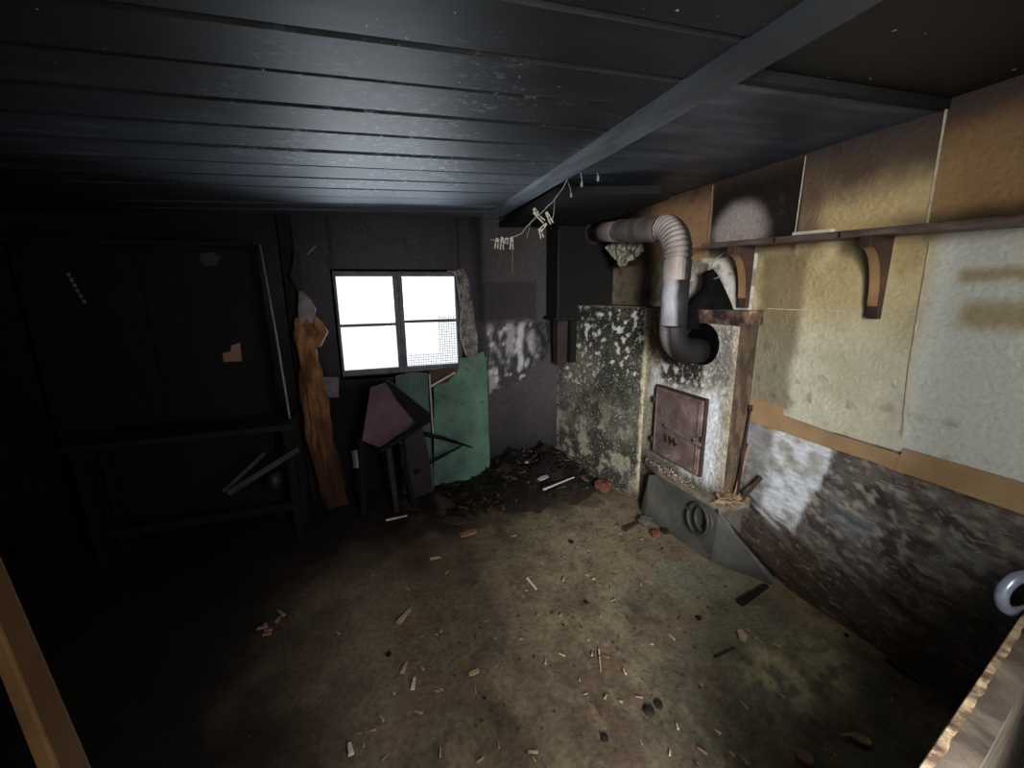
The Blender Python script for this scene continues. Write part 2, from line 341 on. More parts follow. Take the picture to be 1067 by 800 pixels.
# ---- right wall
pale = onx(775, 230, XR)
def rw_col(y, z):
    n1 = fb(y*1.6, z*1.6, 21); n2 = fb(y*5, z*5, 22); n3 = fb(y*16, z*16, 23)
    if z > .86:
        # hardboard sheets
        low = mixc(L((168,164,140)), L((190,188,170)), ss(-.3, .4, n1))
        mid = mixc(L((166,150,108)), L((184,170,130)), ss(-.3, .4, n2))
        c = mixc(low, mid, ss(1.2, 1.5, z+.1*n1)*ss(.7, 1.0, y+.1*n2))
        if y < 1.0: c = mixc(L((196,200,192)), c, ss(.93, 1.0, y))
        if y < .96:                                            # yellowed bands in the whitish sheet
            m = boxm(y+.03*n2, z+.02*n2, .4, .9, 1.52, 1.56, .015)+boxm(y+.03*n2, z+.01*n2, .4, .86, 1.36, 1.45, .03)
            c = mixc(c, L((150,130,84)), .8*min(1, m))
        # above the shelf: smoke-browned
        t = ss(1.62, 1.72, z)
        up = mixc(L((186,164,120)), L((84,68,56)), ss(1.78, 1.98, z+.10*n1+.05*n2))
        if y < 1.01: up = mixc(L((146,116,80)), L((88,66,50)), ss(1.85, 2.08, z+.12*n1)); 
        if 1.34 < y < 1.52: up = mixc(up, L((98,80,66)), .8*ss(1.34, 1.44, y+.05*n1))
        up = mixc(up, L((56,52,54)), .8*ss(1.98, 2.09, z+.04*n1))
        up = mixc(up, L((36,28,22)), .7*ss(1.79, 1.71, z+.02*n2)*ss(1.3, .9, y))
        c = mixc(c, up, t)
        if y > 1.5:                                            # blackened bay with a round pale patch
            b = mixc(L((30,25,23)), L((58,48,44)), ss(2.0, 2.1, z))
            k = ss(1.60, 1.75, z)*(1-ss(2.02, 2.06, y))
            c = mixc(c, b, k)
            m = ell(y+.02*n2, z+.02*n1, pale.y+.03, pale.z-.04, .17, .13, .3); c = mixc(c, L((158,148,142)), .9*m*k)
        if y > 2.03:                                           # orange brown sheet behind the pipe
            b = mixc(L((150,118,88)), L((70,52,42)), ss(1.95, 2.12, z+.05*n2)); c = mixc(c, b, ss(1.6, 1.66, z))
            c = mixc(c, L((34,28,26)), .85*ss(2.5, 2.8, y+.1*n1))
        if 1.7 < y and z < 1.68:
            c = mixc(L((208,204,198)), L((176,168,150)), ss(-.2, .4, n2)); c = mixc(c, L((128,110,88)), .85*ss(2.35, 2.5, y))
            c = mixc(c, L((96,86,70)), .7*ss(.25, .38, abs(n2+.3*n3)))
        # darker brown stripe beside the chimney breast
        m = boxm(y+.02*n2, z, 1.43, 1.66, .9, 1.66, .03); c = mixc(c, L((88,76,54)), .72*m)
        c = mixc(c, L((80,70,52)), .5*ss(.35, .7, n3)*ss(-.1, .4, n1))
    else:
        c = mixc(L((66,61,59)), L((108,102,97)), ss(-.5, .5, fb(y*4+z*2, z*16-y*4, 31)))
        c = mixc(c, L((80,64,54)), .8*ss(.32, .1, z+.08*n1))
        st = fb(y*4+z*3, z*26-y*9, 33)                         # slanting scuffs
        c = mixc(c, L((36,33,34)), .6*ss(.1, .45, fb(y*5+z*4, z*22-y*8, 37)))
        c = mixc(c, L((160,156,148)), .8*ss(.1, .42, .6*st+.8*fb(y*22, z*30, 38))*ell(y, z, 1.05, .60, .36, .28, .7))
        c = mixc(c, L((96,108,120)), .5*ss(.1, .5, n2)*ell(y, z, .95, .6, .3, .2, .5))
        c = mixc(c, L((150,140,124)), .5*ss(.35, .6, .6*fb(y*4+4, z*34-y*12, 35)+.6*fb(y*25, z*25, 36))*ss(.02, .2, z))
        
        # remaining whitewash nearer the stove
        yl = 1.21 + .10*ss(.75, .3, z) + .015*n3
        lower = .30 + .20*(y-1.28) + .09*n2 + .05*st
        m = ss(yl-.012, yl+.012, y)*ss(lower-.03, lower+.05, z)
        w = mixc(L((206,212,222)), L((158,156,148)), ss(-.1, .45, n2+.5*n3))
        w = mixc(w, L((96,88,66)), .8*ss(.0, .45, n1+.5*n3)*ss(.7, .45, z))
        w = mixc(w, L((104,102,98)), .75*boxm(y, z, 1.5, 1.66, .3, .9, .05))
        c = mixc(c, w, m)
    return c
M['rwall'] = vmat('smoke stained wall', 34, .5, .6, .6, .006, spec=.35, stretch=(1,.5,1.5), specks=(40,.60,(160,156,148),.4))
us = frange(YF-.05, YB+.05, .0125); vs = frange(-.04, 2.16, .0125)
M['rpanel'] = vmat('smoke stained fibreboard', 60, .2, .55, .3, .005, crinkle=26, spec=.4)
vlo = [v for v in vs if v < .90]; vhi = [v for v in vs if v > .865]
wr = struct(surf('wall_right', us, vlo, lambda y, z: V((XR+.010+.008*fb(y*3, z*4, 6), y, z)), lambda y, z: rw_col(y, min(z, .86)), M['rwall']))
surf('fibreboard_sheets', us, vhi, lambda y, z: V((XR+.004*fb(y*3, z*3, 5), y, z)), lambda y, z: rw_col(y, max(z, .861)), M['rpanel'], parent=wr)
# seams of pale tape and the tan strip
M['seam'] = mat('pale seam strip', [(150,140,120),(206,198,182)], 20, .7, .2)
def strip(name, pts, w, m, t=.003):
    g = G()
    for a, b in zip(pts[:-1], pts[1:]): g.bar(a, b, w, t, up=(-1,0,0))
    return g.obj(name, m)
xs = XR-.004
struct(strip('trim_1', [(xs,1.505,1.72),(xs,1.50,2.08)], .004, M['seam']))
struct(strip('trim_2', [(xs,1.005,1.72),(xs,1.012,2.09)], .007, M['seam']))
struct(strip('trim_3', [(xs,.985,1.66),(xs,.975,1.2),(xs,.955,.93)], .005, M['seam']))
struct(strip('trim_4', [(xs,1.60,1.402),(xs,.98,1.402)], .0035, M['seam']))
struct(strip('trim_5', [(xs,2.04,1.72),(xs,2.04,2.08)], .006, M['scrap']))
M['strip'] = mat('brown cardboard strip', [(128,104,76),(150,124,92),(166,140,108)], 5, .75, .15, .002)
g = G()
def ragged(pts_top, pts_bot, x, th):
    poly = [V((x, a, b)) for a, b in pts_top] + [V((x, a, b)) for a, b in reversed(pts_bot)]
    g.prism(poly, (th, 0, 0))
ragged([(1.665,.93),(1.45,.925),(1.44,.885),(1.18,.868),(.93,.862)], [(1.665,.80),(1.4,.80),(1.2,.797),(1.05,.80),(.93,.79)], XR-.006, .004)
ragged([(.96,.80),(.94,.893),(.6,.892),(.3,.89),(-.1,.885)], [(.96,.796),(.9,.795),(.6,.79),(.3,.80),(-.1,.80)], XR-.009, .004)
struct(g.obj('trim_6', M['strip']))

# ---- back wall with the window opening
WX0, WX1, WZ0, WZ1 = -.195, .705, .905, 1.655
def bw_col(x, z):
    n1 = fb(x*2, z*2, 41); n2 = fb(x*6, z*6, 42); n3 = fb(x*18, z*18, 43)
    c = mixc(L((15,14,15)), L((30,28,30)), ss(-.4, .5, n1+.4*n2))
    # window glare painted into the plaster round the opening
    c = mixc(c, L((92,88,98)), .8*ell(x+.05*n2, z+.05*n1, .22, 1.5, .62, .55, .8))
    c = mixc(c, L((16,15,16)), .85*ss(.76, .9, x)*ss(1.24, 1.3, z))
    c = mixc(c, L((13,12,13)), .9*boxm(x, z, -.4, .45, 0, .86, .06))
    if x > .86:
        d = mixc(L((40,38,40)), L((70,67,68)), ss(0, .8, z+.2*n1)); c = mixc(c, d, ss(.86, .92, x)*ss(.02, .3, z))
        lo = .72 + .22*ss(1.05, 1.5, x) + .05*n2 - .05*ss(1.0,.9,x)
        m = ss(lo-.01, lo+.015, z)*(1-ss(1.24, 1.27, z+.02*n2))*ss(.9, .93, x+.02*n2)
        p = mixc(L((60,58,60)), L((150,148,150)), ss(-.15, .4, fb(x*7, z*3, 47)+.5*n3))
        p = mixc(p, L((196,196,198)), .8*ss(.3, .55, n3+.3*n2))
        p = mixc(p, L((30,28,28)), .85*ss(1.22, 1.42, x+.1*n2))
        p = mixc(p, L((190,192,196)), .9*boxm(x+.02*n2, z, 1.17, 1.22, .86, 1.24, .015))
        c = mixc(c, p, m)
    c = mixc(c, L((30,28,28)), .5*boxm(x, z, .86, 1.34, 1.27, 1.58, .01))
    return c
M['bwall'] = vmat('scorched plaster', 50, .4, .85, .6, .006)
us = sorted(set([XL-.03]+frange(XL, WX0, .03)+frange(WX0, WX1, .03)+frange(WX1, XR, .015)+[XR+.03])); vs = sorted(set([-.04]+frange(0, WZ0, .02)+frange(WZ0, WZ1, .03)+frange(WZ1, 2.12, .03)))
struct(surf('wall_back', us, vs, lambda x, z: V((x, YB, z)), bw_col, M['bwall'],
            skip=lambda x, z: WX0 < x < WX1 and WZ0 < z < WZ1))
# ---- left and front walls (almost lost in the dark)
struct(surf('wall_left', frange(YF-.1, YB+.1, .1), frange(-.1, 2.2, .1), lambda y, z: V((XL, y, z)), lambda y, z: L((14,13,13)), M['bwall']))
g = G(); DX0, DX1, DZ = .24, .78, 1.93  # unseen doorway, narrowed to keep light off the left side
g.box((XL-.05, YF-.08, -.05), (DX0, YF, 2.2)); g.box((DX1, YF-.08, -.05), (XR+.05, YF, 2.2)); g.box((DX0, YF-.08, DZ), (DX1, YF, 2.2))
struct(g.obj('wall_front', M['soot']))

# ------------------------------------------------------------------ ceiling
g = G()
y = YB+.02; k = 0
edges = [YB+.02, 3.05, 2.86, 2.66, 2.46, 2.26, 2.06, 1.86, 1.66, 1.465, 1.265, 1.075, .875, .66, .45, .24, .03, -.25]
for a, b in zip(edges[:-1], edges[1:]):
    gap = .007 if a > 1.5 else .011
    off = random.uniform(-.003, .003) if a > 1.2 else random.uniform(-.006, .004)
    sk = .0 if a > 2 else .012
    y1, y0 = a-gap/2, b+gap/2
    x0, x1 = XL-.02, .96
    bv = .008
    for s_, (yy0, yy1) in ((0, (y0, y1)),):
        vs_ = []
        for x in (x0, x1):
            dz = zc(x)+off; sh = sk*(x-x0)/3
            vs_ += [(x, y0-sh, dz+.03), (x, y0-sh, dz+bv), (x, y0+bv-sh, dz), (x, y1-bv-sh, dz), (x, y1-sh, dz+bv), (x, y1-sh, dz+.03)]
        g.add(vs_, [(i, (i+1) % 6, 6+(i+1) % 6, 6+i) for i in range(6)]+[(5,4,3,2,1,0),(6,7,8,9,10,11)])
g.add([(XL-.06,-.35,zc(XL)+.029),(XR+.06,-.35,zc(XR)+.034),(XR+.06,YB+.06,zc(XR)+.034),(XL-.06,YB+.06,zc(XL)+.029)], [(0,1,2,3)])
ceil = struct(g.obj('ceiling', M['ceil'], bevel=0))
def slab(name, x0, x1, y0, y1, dz, t, m, parent=None, sk=0):
    g = G(); vs_ = []
    for z in (0, t):
        for x, yy in ((x0, y0), (x1, y0), (x1, y1), (x0, y1)): vs_.append((x, yy+(sk*(x-x0) if yy == y0 else 0), zc(x)+dz+z))
    g.add(vs_, [(3,2,1,0),(4,5,6,7),(0,1,5,4),(1,2,6,5),(2,3,7,6),(3,0,4,7)])
    return g.obj(name, m, parent)
slab('ceiling_sheet', .93, XR+.04, 1.03, YB, -.006, .02, M['ceil2'], ceil)
slab('ceiling_sheet', .93, XR+.04, -.3, 1.03, .024, .015, M['ceil3'], ceil)
slab('ceiling_edging', .97, XR+.01, 1.005, 1.032, -.008, .03, M['soot'], ceil)
# long cover batten over the joint
g = G()
N = 30
for i in range(N):
    ya = YB-.01-(YB+.2)*i/N; yb = YB-.01-(YB+.2)*(i+1)/N
    def prof(yv):
        xc = .955-.02*(3.2-yv)/2.2+.004*fb(yv*3, 1); w = .055+.012*ss(2.2, .9, yv)
        zz = zc(xc)-.006
        return [(xc-w, yv, zz+.004), (xc-w+.006, yv, zz-.016), (xc+w-.006, yv, zz-.016), (xc+w, yv, zz+.004)]
    a_, b_ = prof(ya), prof(yb)
    g.add(a_+b_, [(0,1,5,4),(1,2,6,5),(2,3,7,6)])
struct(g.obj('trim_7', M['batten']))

# ------------------------------------------------------------------ window
win = bpy.data.objects.new('window_1', None); COL.objects.link(win); win.location = (.255, YB+.05, WZ0); win['org'] = (.255, YB+.05, WZ0); win['kind'] = 'structure'
YW = YB+.03
g = G()                                                   # reveals / outer lining
g.box((WX0-.02, YB-.0, WZ0-.03), (WX0, YB+.14, WZ1+.02)); g.box((WX1, YB, WZ0-.03), (WX1+.02, YB+.14, WZ1+.02))
g.box((WX0, YB, WZ1), (WX1, YB+.14, WZ1+.02)); g.box((WX0, YB, WZ0-.03), (WX1, YB+.14, WZ0))
g.obj('window_lining', M['frame'], win, bevel=.003)
c0 = ony(412, 335, YW).x; c1 = ony(421.5, 335, YW).x; px0 = ony(353.6, 335, YW).x+.004; px1 = ony(475.3, 335, YW).x
zt = 1.622; zb = .945
mx = (c0+c1)/2
for (a, b, nm) in ((WX0, mx-.001, 'casement'), (mx+.001, WX1, 'casement')):
    ia, ib = (px0, c0) if a < 0 else (c1, px1)
    g = G()
    g.box((a, YW-.02, WZ0), (ia, YW+.02, WZ1)); g.box((ib, YW-.02, WZ0), (b, YW+.02, WZ1))
    g.box((ia, YW-.02, zt), (ib, YW+.02, WZ1)); g.box((ia, YW-.02, WZ0), (ib, YW+.02, zb))
    c = g.obj('casement', M['frame'], win, bevel=.003)
    zm = ony(358 if a < 0 else 476, 339.5 if a < 0 else 333.3, YW).z
    G().box((ia, YW-.012, zm-.010), (ib, YW+.012, zm+.010)).obj('muntin', M['frame'], c, bevel=.002)
    t = NT('window glass'); t.t.nodes.remove(t.b)
    tr = t.n('BsdfTransparent'); gl = t.n('BsdfGlossy'); gl.inputs['Roughness'].default_value = .05; mx_ = t.n('MixShader')
    fr = t.n('Fresnel'); fr.inputs['IOR'].default_value = 1.3; t.l(fr.outputs[0], mx_.inputs[0]); t.l(tr.outputs[0], mx_.inputs[1]); t.l(gl.outputs[0], mx_.inputs[2]); t.l(mx_.outputs[0], t.out.inputs[0])
    for za, zb_ in ((zb, zm-.01), (zm+.01, zt)):
        G().box((ia-.003, YW+.002, za-.003), (ib+.003, YW+.005, zb_+.003)).obj('window_pane', t.m, c)
# brown board under the right casement with a pale edge
w = tag(G().prism([ony(447,388,3.20), ony(478,381,3.20), ony(477,388,3.20), ony(466,398,3.20), ony(449,404,3.20)], (0,.03,0)).obj('window_board', M['sill']),
        'small brown board hanging crooked under the right window casement', 'board')
# chicken wire outside
g = G(); ym = YB+.19
for i in range(24):
    x = .30+.02*i
    if x < .56: g.tube([(x, ym, .90), (x, ym, 1.02)], .0016, 4, cap=False)
    else: g.tube([(x, ym, .90), (x, ym, 1.31)], .0018, 4, cap=False)
for i in range(21):
    z = .905+.02*i
    x0 = .30 if z < 1.02 else .55
    g.tube([(x0, ym, z), (.78, ym, z+.004)], .0018, 4, cap=False)
tag(g.obj('wire_mesh', M['iron']), 'square wire mesh outside the lower right window pane', 'wire mesh')

# ------------------------------------------------------------------ stove / chimney breast
stove = thing('masonry_stove', 'peeling whitewashed masonry stove with iron door against the right wall', 'stove', (1.86, 2.3, 0))
ST = 1.385; P0 = V((1.535, YB-.004, 0)); P1 = V((1.785, 2.36, 0)); P2 = V((1.785, 1.625, 0)); P3 = V((XR-.004, 1.64, 0))
def st_side(u, z):     # u 0..1 along P0-P1
    n1 = fb(u*2, z*2.2, 61); n2 = fb(u*7, z*7, 62); n3 = fb(u*20, z*20, 63)
    c = mixc(L((54,54,48)), L((96,94,84)), ss(-.35, .4, n1+.4*n2))
    c = mixc(c, L((150,146,128)), .8*ss(.0, .4, n2+.3*n3)*ss(.75, .35, z+.15*n1))
    c = mixc(c, L((26,26,24)), .8*ss(1.0, 1.25, z+.2*n2)*ss(.3, -.1, n3))
    c = mixc(c, L((206,206,200)), .85*ss(.28, .44, n3+.25*n2)*ss(.7, .95, z+.2*n1))
    c = mixc(c, L((30,30,28)), .75*boxm(u, z, .0, .55, 1.1, 1.4, .12)*ss(.3, -.2, n2))
    c = mixc(c, L((208,200,170)), .8*ss(.955, .985, u+.015*n3))
    c = mixc(c, L((60,56,44)), .7*ss(.12, .0, z))
    c = mixc(c, L((150,150,142)), .6*ss(.06, .0, u)*ss(.1, .4, n3+.3))
    return c
def st_front(u, z):    # u 0..1 along P1-P2 (0.735 m)
    n1 = fb(u*2, z*2.2, 71); n2 = fb(u*6, z*7, 72); n3 = fb(u*16, z*20, 73)
    c = mixc(L((150,144,128)), L((188,186,180)), ss(-.3, .4, n1+.4*n2))
    c = mixc(c, L((120,92,66)), .85*boxm(u, z+.03*n2, -.1, .2, 1.02, 1.45, .02)*ss(.35, .05, n3))     # bare clay column
    c = mixc(c, L((196,180,130)), .9*(ss(.035, .01, u+.012*n3)))
    c = mixc(c, L((196,200,208)), .8*boxm(u, z, .10, .2, .78, 1.0, .03))
    c = mixc(c, L((120,118,96)), .7*boxm(u, z, -.1, .22, .4, .78, .05))
    c = mixc(c, L((22,21,21)), .95*boxm(u+.02*n2, z+.03*n2, .22, .72, .93, 1.5, .04)*ss(.45, .2, n3))
    c = mixc(c, L((96,92,88)), .85*boxm(u, z, .74, 1.1, .95, 1.32, .06)*ss(-.2, .3, n2+.3))
    c = mixc(c, L((206,204,200)), .85*ss(.25, .42, n3+.2*n2)*ss(.86, .92, z)*boxm(u, z, .2, 1.1, .86, 1.06, .05))
    c = mixc(c, L((206,212,222)), .85*boxm(u+.02*n3, z, .70, .9, .40, .92, .03))
    c = mixc(c, L((170,160,136)), .8*ss(.93, .97, u+.02*n3)*ss(.2, -.1, n3-.2))
    c = mixc(c, L((60,56,50)), .8*ss(.47, .36, z+.03*n2))
    return c
def st_end(u, z):
    n2 = fb(u*3, z*6, 82)
    c = mixc(L((66,54,44)), L((96,82,66)), ss(-.3, .4, n2)); return mixc(c, L((34,26,20)), .6*ss(.9, 1.35, z))  # end face coloured in its shadow brown
M['plaster'] = vmat('peeling whitewash', 42, .6, .85, .9, .01, specks=(62,.60,(200,198,186),.6))
M['plaster_side'] = vmat('brown shaded plaster', 26, .45, .85, .7, .008)
def wallseg(name, A, B, nu, colf, relief=.006):
    d = (B-A); nrm = V((d.y, -d.x, 0)).normalized()
    if nrm.x > 0: nrm = -nrm
    def pos(u, z): return A + d*u + nrm*(relief*fb(u*5, z*6, 91)*ss(0, .06, u)*ss(1, .94, u)) + V((0, 0, z))
    return surf(name, frange(0, 1, 1/nu), frange(-.02, ST, .01), pos, colf, M['plaster'] if relief else M['plaster_side'], parent=stove)
wallseg('side_face', P0, P1, 92, st_side); wallseg('front_face', P1, P2, 74, st_front); wallseg('end_face', P2, P3, 10, st_end, 0)
M['capgold'] = mat('flaking painted ledge', [(12,10,9),(40,31,27),(96,74,62),(180,160,128)], 9, .7, .6, .005)
g = G(); g.prism([P0+V((0,0,ST)), P1+V((-.004,0,ST)), P2+V((-.004,-.004,ST)), P3+V((0,-.004,ST)), V((XR-.004, YB-.004, ST))], (0,0,.006)); g.obj('top_slab', M['hearth'], stove)
g = G(); g.bar((1.780, 1.97, ST-.03), (1.780, 1.615, ST-.03), .02, .075, up=(0,0,1)); g.bar((1.772, 1.617, ST-.03), (XR-.006, 1.632, ST-.03), .02, .075, up=(0,0,1)); g.jitter(.004, 20)
g.obj('top_ledge', M['capgold'], stove)
# flue opening behind the lower elbow
g = G(); FC = V((1.785, 1.86, 1.20))
g.tube([FC+V((-.004,0,0)), FC+V((-.014,0,0))], [.118,.112], 28); g.obj('flue_hole_disc', M['void'], stove, smooth=False)  # near-black disc painted for the dark of the flue hole
# iron door
dc = [onx(686,402,1.77), onx(736,418,1.77), onx(728,496,1.77), onx(682.5,468,1.77)]
y0 = (dc[1].y+dc[2].y)/2; y1 = (dc[0].y+dc[3].y)/2; z0 = (dc[2].z+dc[3].z)/2; z1 = (dc[0].z+dc[1].z)/2
g = G(); g.box((1.762, y0-.012, z0-.012), (1.784, y1+.012, z1+.012)); fr = g.obj('door_frame', M['purplebrown'], stove, bevel=.003)
g = G(); g.box((1.748, y0, z0), (1.764, y1, z1)); dr = g.obj('stove_door', M['irondoor'], stove, bevel=.004)
g = G()
for a, b, c, d in ((y0+.012, y1-.012, z1-.022, z1-.012), (y0+.012, y1-.012, z0+.012, z0+.022), (y0+.012, y0+.022, z0+.012, z1-.012), (y1-.022, y1-.012, z0+.012, z1-.012)):
    g.box((1.743, a, c), (1.750, b, d))
g.obj('raised_rim', M['irondoor'], dr, bevel=.002)
ymid = (y0+y1)/2; zl = z0+(z1-z0)*.47
g = G(); g.bar((1.732, ymid+.05, zl+.012), (1.732, y0-.035, zl-.01), .014, .024, up=(0,0,1)); g.tube([(1.75,y0+.03,zl),(1.725,y0+.03,zl)], .012, 10); g.tube([(1.75,ymid+.07,zl+.012),(1.728,ymid+.07,zl+.012)], .010, 10)
g.obj('latch_bar', mat('worn latch iron', [(84,72,69),(126,112,106)], 14, .5, .3, metal=.2), dr, bevel=.002)
g = G(); g.bar((1.735, y0-.03, zl-.035), (1.735, y0-.03, zl+.035), .012, .014); g.obj('latch_catch', M['iron'], stove, bevel=.002)
g = G()
for q in (.07, .03, -.01): g.bar((1.744, ymid+q+.01, zl-.05), (1.744, ymid+q-.004, zl-.10), .006, .008)
g.bar((1.744, ymid+.03, zl-.07), (1.744, ymid-.03, zl-.085), .006, .008); g.obj('draught_slots', M['soot'], dr)
for zz in (z1-.09, z0+.08):
    g = G(); g.tube([(1.752, y1+.012, zz-.022), (1.752, y1+.012, zz+.022)], .011, 10); g.obj('hinge', M['purplebrown'], stove, smooth=True)
g = G(); g.tube([(1.785,2.18,1.33),(1.755,2.18,1.33)], .008, 8); g.tube(arc((1.752,2.18,1.33), .022, 0, 2*math.pi, (0,1,0), (0,0,1), 16), .006, 6)
g.obj('iron_ring_knob', M['iron'], stove, smooth=True)
# hearth step in front of the door
HT = .37
HL = [V((1.755, 2.28, 0)), V((1.70, 2.06, 0)), V((1.695, 1.55, 0)), V((XR-.01, 1.56, 0)), V((XR-.01, 1.624, 0)), V((1.78, 1.624, 0)), V((1.78, 2.3, 0))]
g = G(); g.prism([p+V((0,0,HT-.05)) for p in HL], (0,0,.05)); g.jitter(.008, 14)
g.obj('hearth_slab', M['hearth'], stove, bevel=.01)
HB = [V((1.775, 2.25, 0)), V((1.735, 2.05, 0)), V((1.74, 1.60, 0)), V((XR-.012, 1.60, 0)), V((XR-.012, 1.64, 0)), V((1.783, 1.63, 0)), V((1.783, 2.3, 0))]
G().prism(HB, (0,0,HT-.05)).obj('hearth_base', M['stone'], stove)
# grey sheet leaning along the hearth, sloping down to the floor
A_ = onz(678, 528); B_ = V((1.885, 1.345, 0)); C_ = V((1.72, 1.545, .345)); D_ = V((1.72, 2.06, .335)); A_ = V((1.715, 2.14, 0.0)); 
poly = [A_+V((-.02,0,0)), V((1.70,1.75,0)), B_, B_+V((0,0,.045)), C_+V((-.035,0,0)), D_+V((-.035,0,0))]
sp = thing('sheet_metal_panel', 'grey sheet metal panel under the hearth sloping down to the floor', 'metal panel', (1.72, 1.8, 0))
g = G(); n_ = 16
top = [D_+V((-.035,.07,-.03)), D_+V((-.035,0,0)), C_+V((-.035,0,0)), B_+V((0,0,.05))]; bot = [A_+V((-.02,.07,0)), A_+V((-.04,0,0)), V((1.725,1.60,0)), B_+V((-.005,-.005,0))]
g.add([p for p in top]+[p for p in bot]+[p+V((.008,.004,0)) for p in top]+[p+V((.008,.004,0)) for p in bot],
      [(0,1,5,4),(1,2,6,5),(2,3,7,6),(8,9,13,12),(9,10,14,13),(10,11,15,14),(0,1,9,8),(1,2,10,9),(2,3,11,10),(3,7,15,11),(0,4,12,8)])
g.obj('panel', M['sheet'], sp)
g = G(); g.bar(C_+V((-.035,.02,.004)), B_+V((0,0,.055)), .022, .012, up=(0,0,1)); g.obj('edge_rail', M['iron'], sp, bevel=.002)
# round hoop leaning on the sheet
rc = onx(733, 541, 1.672); g = G(); g.tube(arc(rc, .068, 0, 2*math.pi, (.12,1,0), (.10,0,1), 32), .011, 10, cap=False); g.tube(arc(rc+V((-.012,.03,-.012)), .085, .3, 2*math.pi+.1, (.12,1,0), (.10,0,1), 32), .009, 10)
tag(g.obj('rubber_ring', M['ringgrey'], smooth=True), 'dusty grey coiled ring hung on the grey metal panel', 'ring')

def stuff_scatter(name, mat_, centre, ext, n, size, z0, label, cat, seed, aspect=4, hump=0):
    r = random.Random(seed); g = G()
    for i in range(n):
        a = r.random()*6.283; q = math.sqrt(r.random())
        x = centre[0]+ext[0]*q*math.cos(a); yv = centre[1]+ext[1]*q*math.sin(a)
        if z0 == 0 and (x > 1.66 or x > 1.50+(YB-yv)*.28): continue
        zz = z0+hump*(1-q*q)+r.random()*.006+.003
        s = size*r.uniform(.5, 1.3); th = r.random()*3.14; tl = r.uniform(-.25, .25)
        d = V((math.cos(th), math.sin(th), tl))*s/2
        g.bar(V((x,yv,zz))-d, V((x,yv,zz))+d, s/aspect, s/aspect*.4, taper=r.uniform(.3, 1))
    return tag(g.obj(name, mat_), label, cat, kind='stuff')
stuff_scatter('wood_shavings', M['litter'], (1.80, 1.585), (.10, .05), 90, .05, HT, 'pale wood shavings and bark heaped on the hearth corner', 'shavings', 5, 5, .03)
stuff_scatter('mortar_crumbs', M['redlitter'], (1.725, 2.0), (.03, .22), 110, .018, HT, 'reddish mortar crumbs on the hearth below the stove door', 'rubble', 6, 1.6)
# pokers standing on the hearth
a = onx(782, 424, 1.91); b = V((1.83, 1.57, HT+.004))
g = G(); g.tube([b, b.lerp(a, .5), a], .006, 8); g.tube([a+V((0,0,-.02)), a+V((.0,.0,.01))], .011, 8)
tag(g.obj('fire_poker', M['purplebrown'], smooth=True), 'thin rusty poker leaning on the wall beside the stove', 'poker')
g = G(); g.bar(b+V((.02,-.015,.01)), b+V((.085,-.06,.15)), .018, .01, up=(1,0,0)); tag(g.obj('kindling_stick', M['wood']), 'short flat stick propped beside the poker on the hearth', 'stick')
g = G(); g.bar(b+V((.0,.02,.006)), V((XR-.02, 1.60, .68)), .010, .008, up=(1,0,0)); tag(g.obj('thin_lath', M['scrap']), 'thin pale lath behind the rusty poker', 'lath')

# ------------------------------------------------------------------ stove pipe
pp = thing('stove_pipe', 'grey metal stove pipe bending down from the chimney into the stove', 'stove pipe', (1.56, 1.86, 1.1))
R = .070
X = 1.565; Yp = 1.86; eb = .12
ze = 1.165                                               # axis height into the stove
ztop = onx(690, 236, X).z
ztop = 1.812; E0 = V((1.735, 3.03, 1.945))               # where the pipe enters the chimney box
hd = (E0-V((X, Yp, ztop)))
hdir = hd.normalized()
g = G(); s0 = V((X, Yp, ztop))+hdir*.17
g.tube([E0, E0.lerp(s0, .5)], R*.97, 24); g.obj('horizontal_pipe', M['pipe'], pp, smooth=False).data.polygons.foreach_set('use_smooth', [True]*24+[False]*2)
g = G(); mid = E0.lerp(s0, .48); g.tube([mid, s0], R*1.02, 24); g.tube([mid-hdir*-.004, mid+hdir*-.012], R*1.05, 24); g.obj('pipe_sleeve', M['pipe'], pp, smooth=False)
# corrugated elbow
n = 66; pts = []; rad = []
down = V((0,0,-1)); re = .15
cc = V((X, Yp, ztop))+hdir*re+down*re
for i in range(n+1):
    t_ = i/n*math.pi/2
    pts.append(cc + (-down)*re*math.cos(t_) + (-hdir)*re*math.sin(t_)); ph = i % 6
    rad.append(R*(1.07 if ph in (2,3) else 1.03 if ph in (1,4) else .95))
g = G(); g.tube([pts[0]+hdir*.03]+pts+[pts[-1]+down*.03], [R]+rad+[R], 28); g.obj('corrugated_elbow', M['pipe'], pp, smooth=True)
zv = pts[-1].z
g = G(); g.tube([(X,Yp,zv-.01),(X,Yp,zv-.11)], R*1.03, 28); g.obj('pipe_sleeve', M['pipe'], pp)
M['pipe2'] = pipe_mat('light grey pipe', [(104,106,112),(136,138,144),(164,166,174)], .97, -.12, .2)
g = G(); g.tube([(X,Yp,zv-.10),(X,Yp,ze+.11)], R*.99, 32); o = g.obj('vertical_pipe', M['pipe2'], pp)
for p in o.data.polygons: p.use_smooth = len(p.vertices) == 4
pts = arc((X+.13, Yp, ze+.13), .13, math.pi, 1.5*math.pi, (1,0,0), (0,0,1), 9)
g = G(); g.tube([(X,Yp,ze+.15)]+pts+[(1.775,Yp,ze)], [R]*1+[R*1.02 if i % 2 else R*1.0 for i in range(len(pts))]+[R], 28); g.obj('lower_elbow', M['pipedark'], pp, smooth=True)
g = G(); g.tube([E0+hdir*-.03, E0+hdir*.005], [R*1.25, R*1.3], 24); g.obj('wall_rosette', M['iron'], pp)

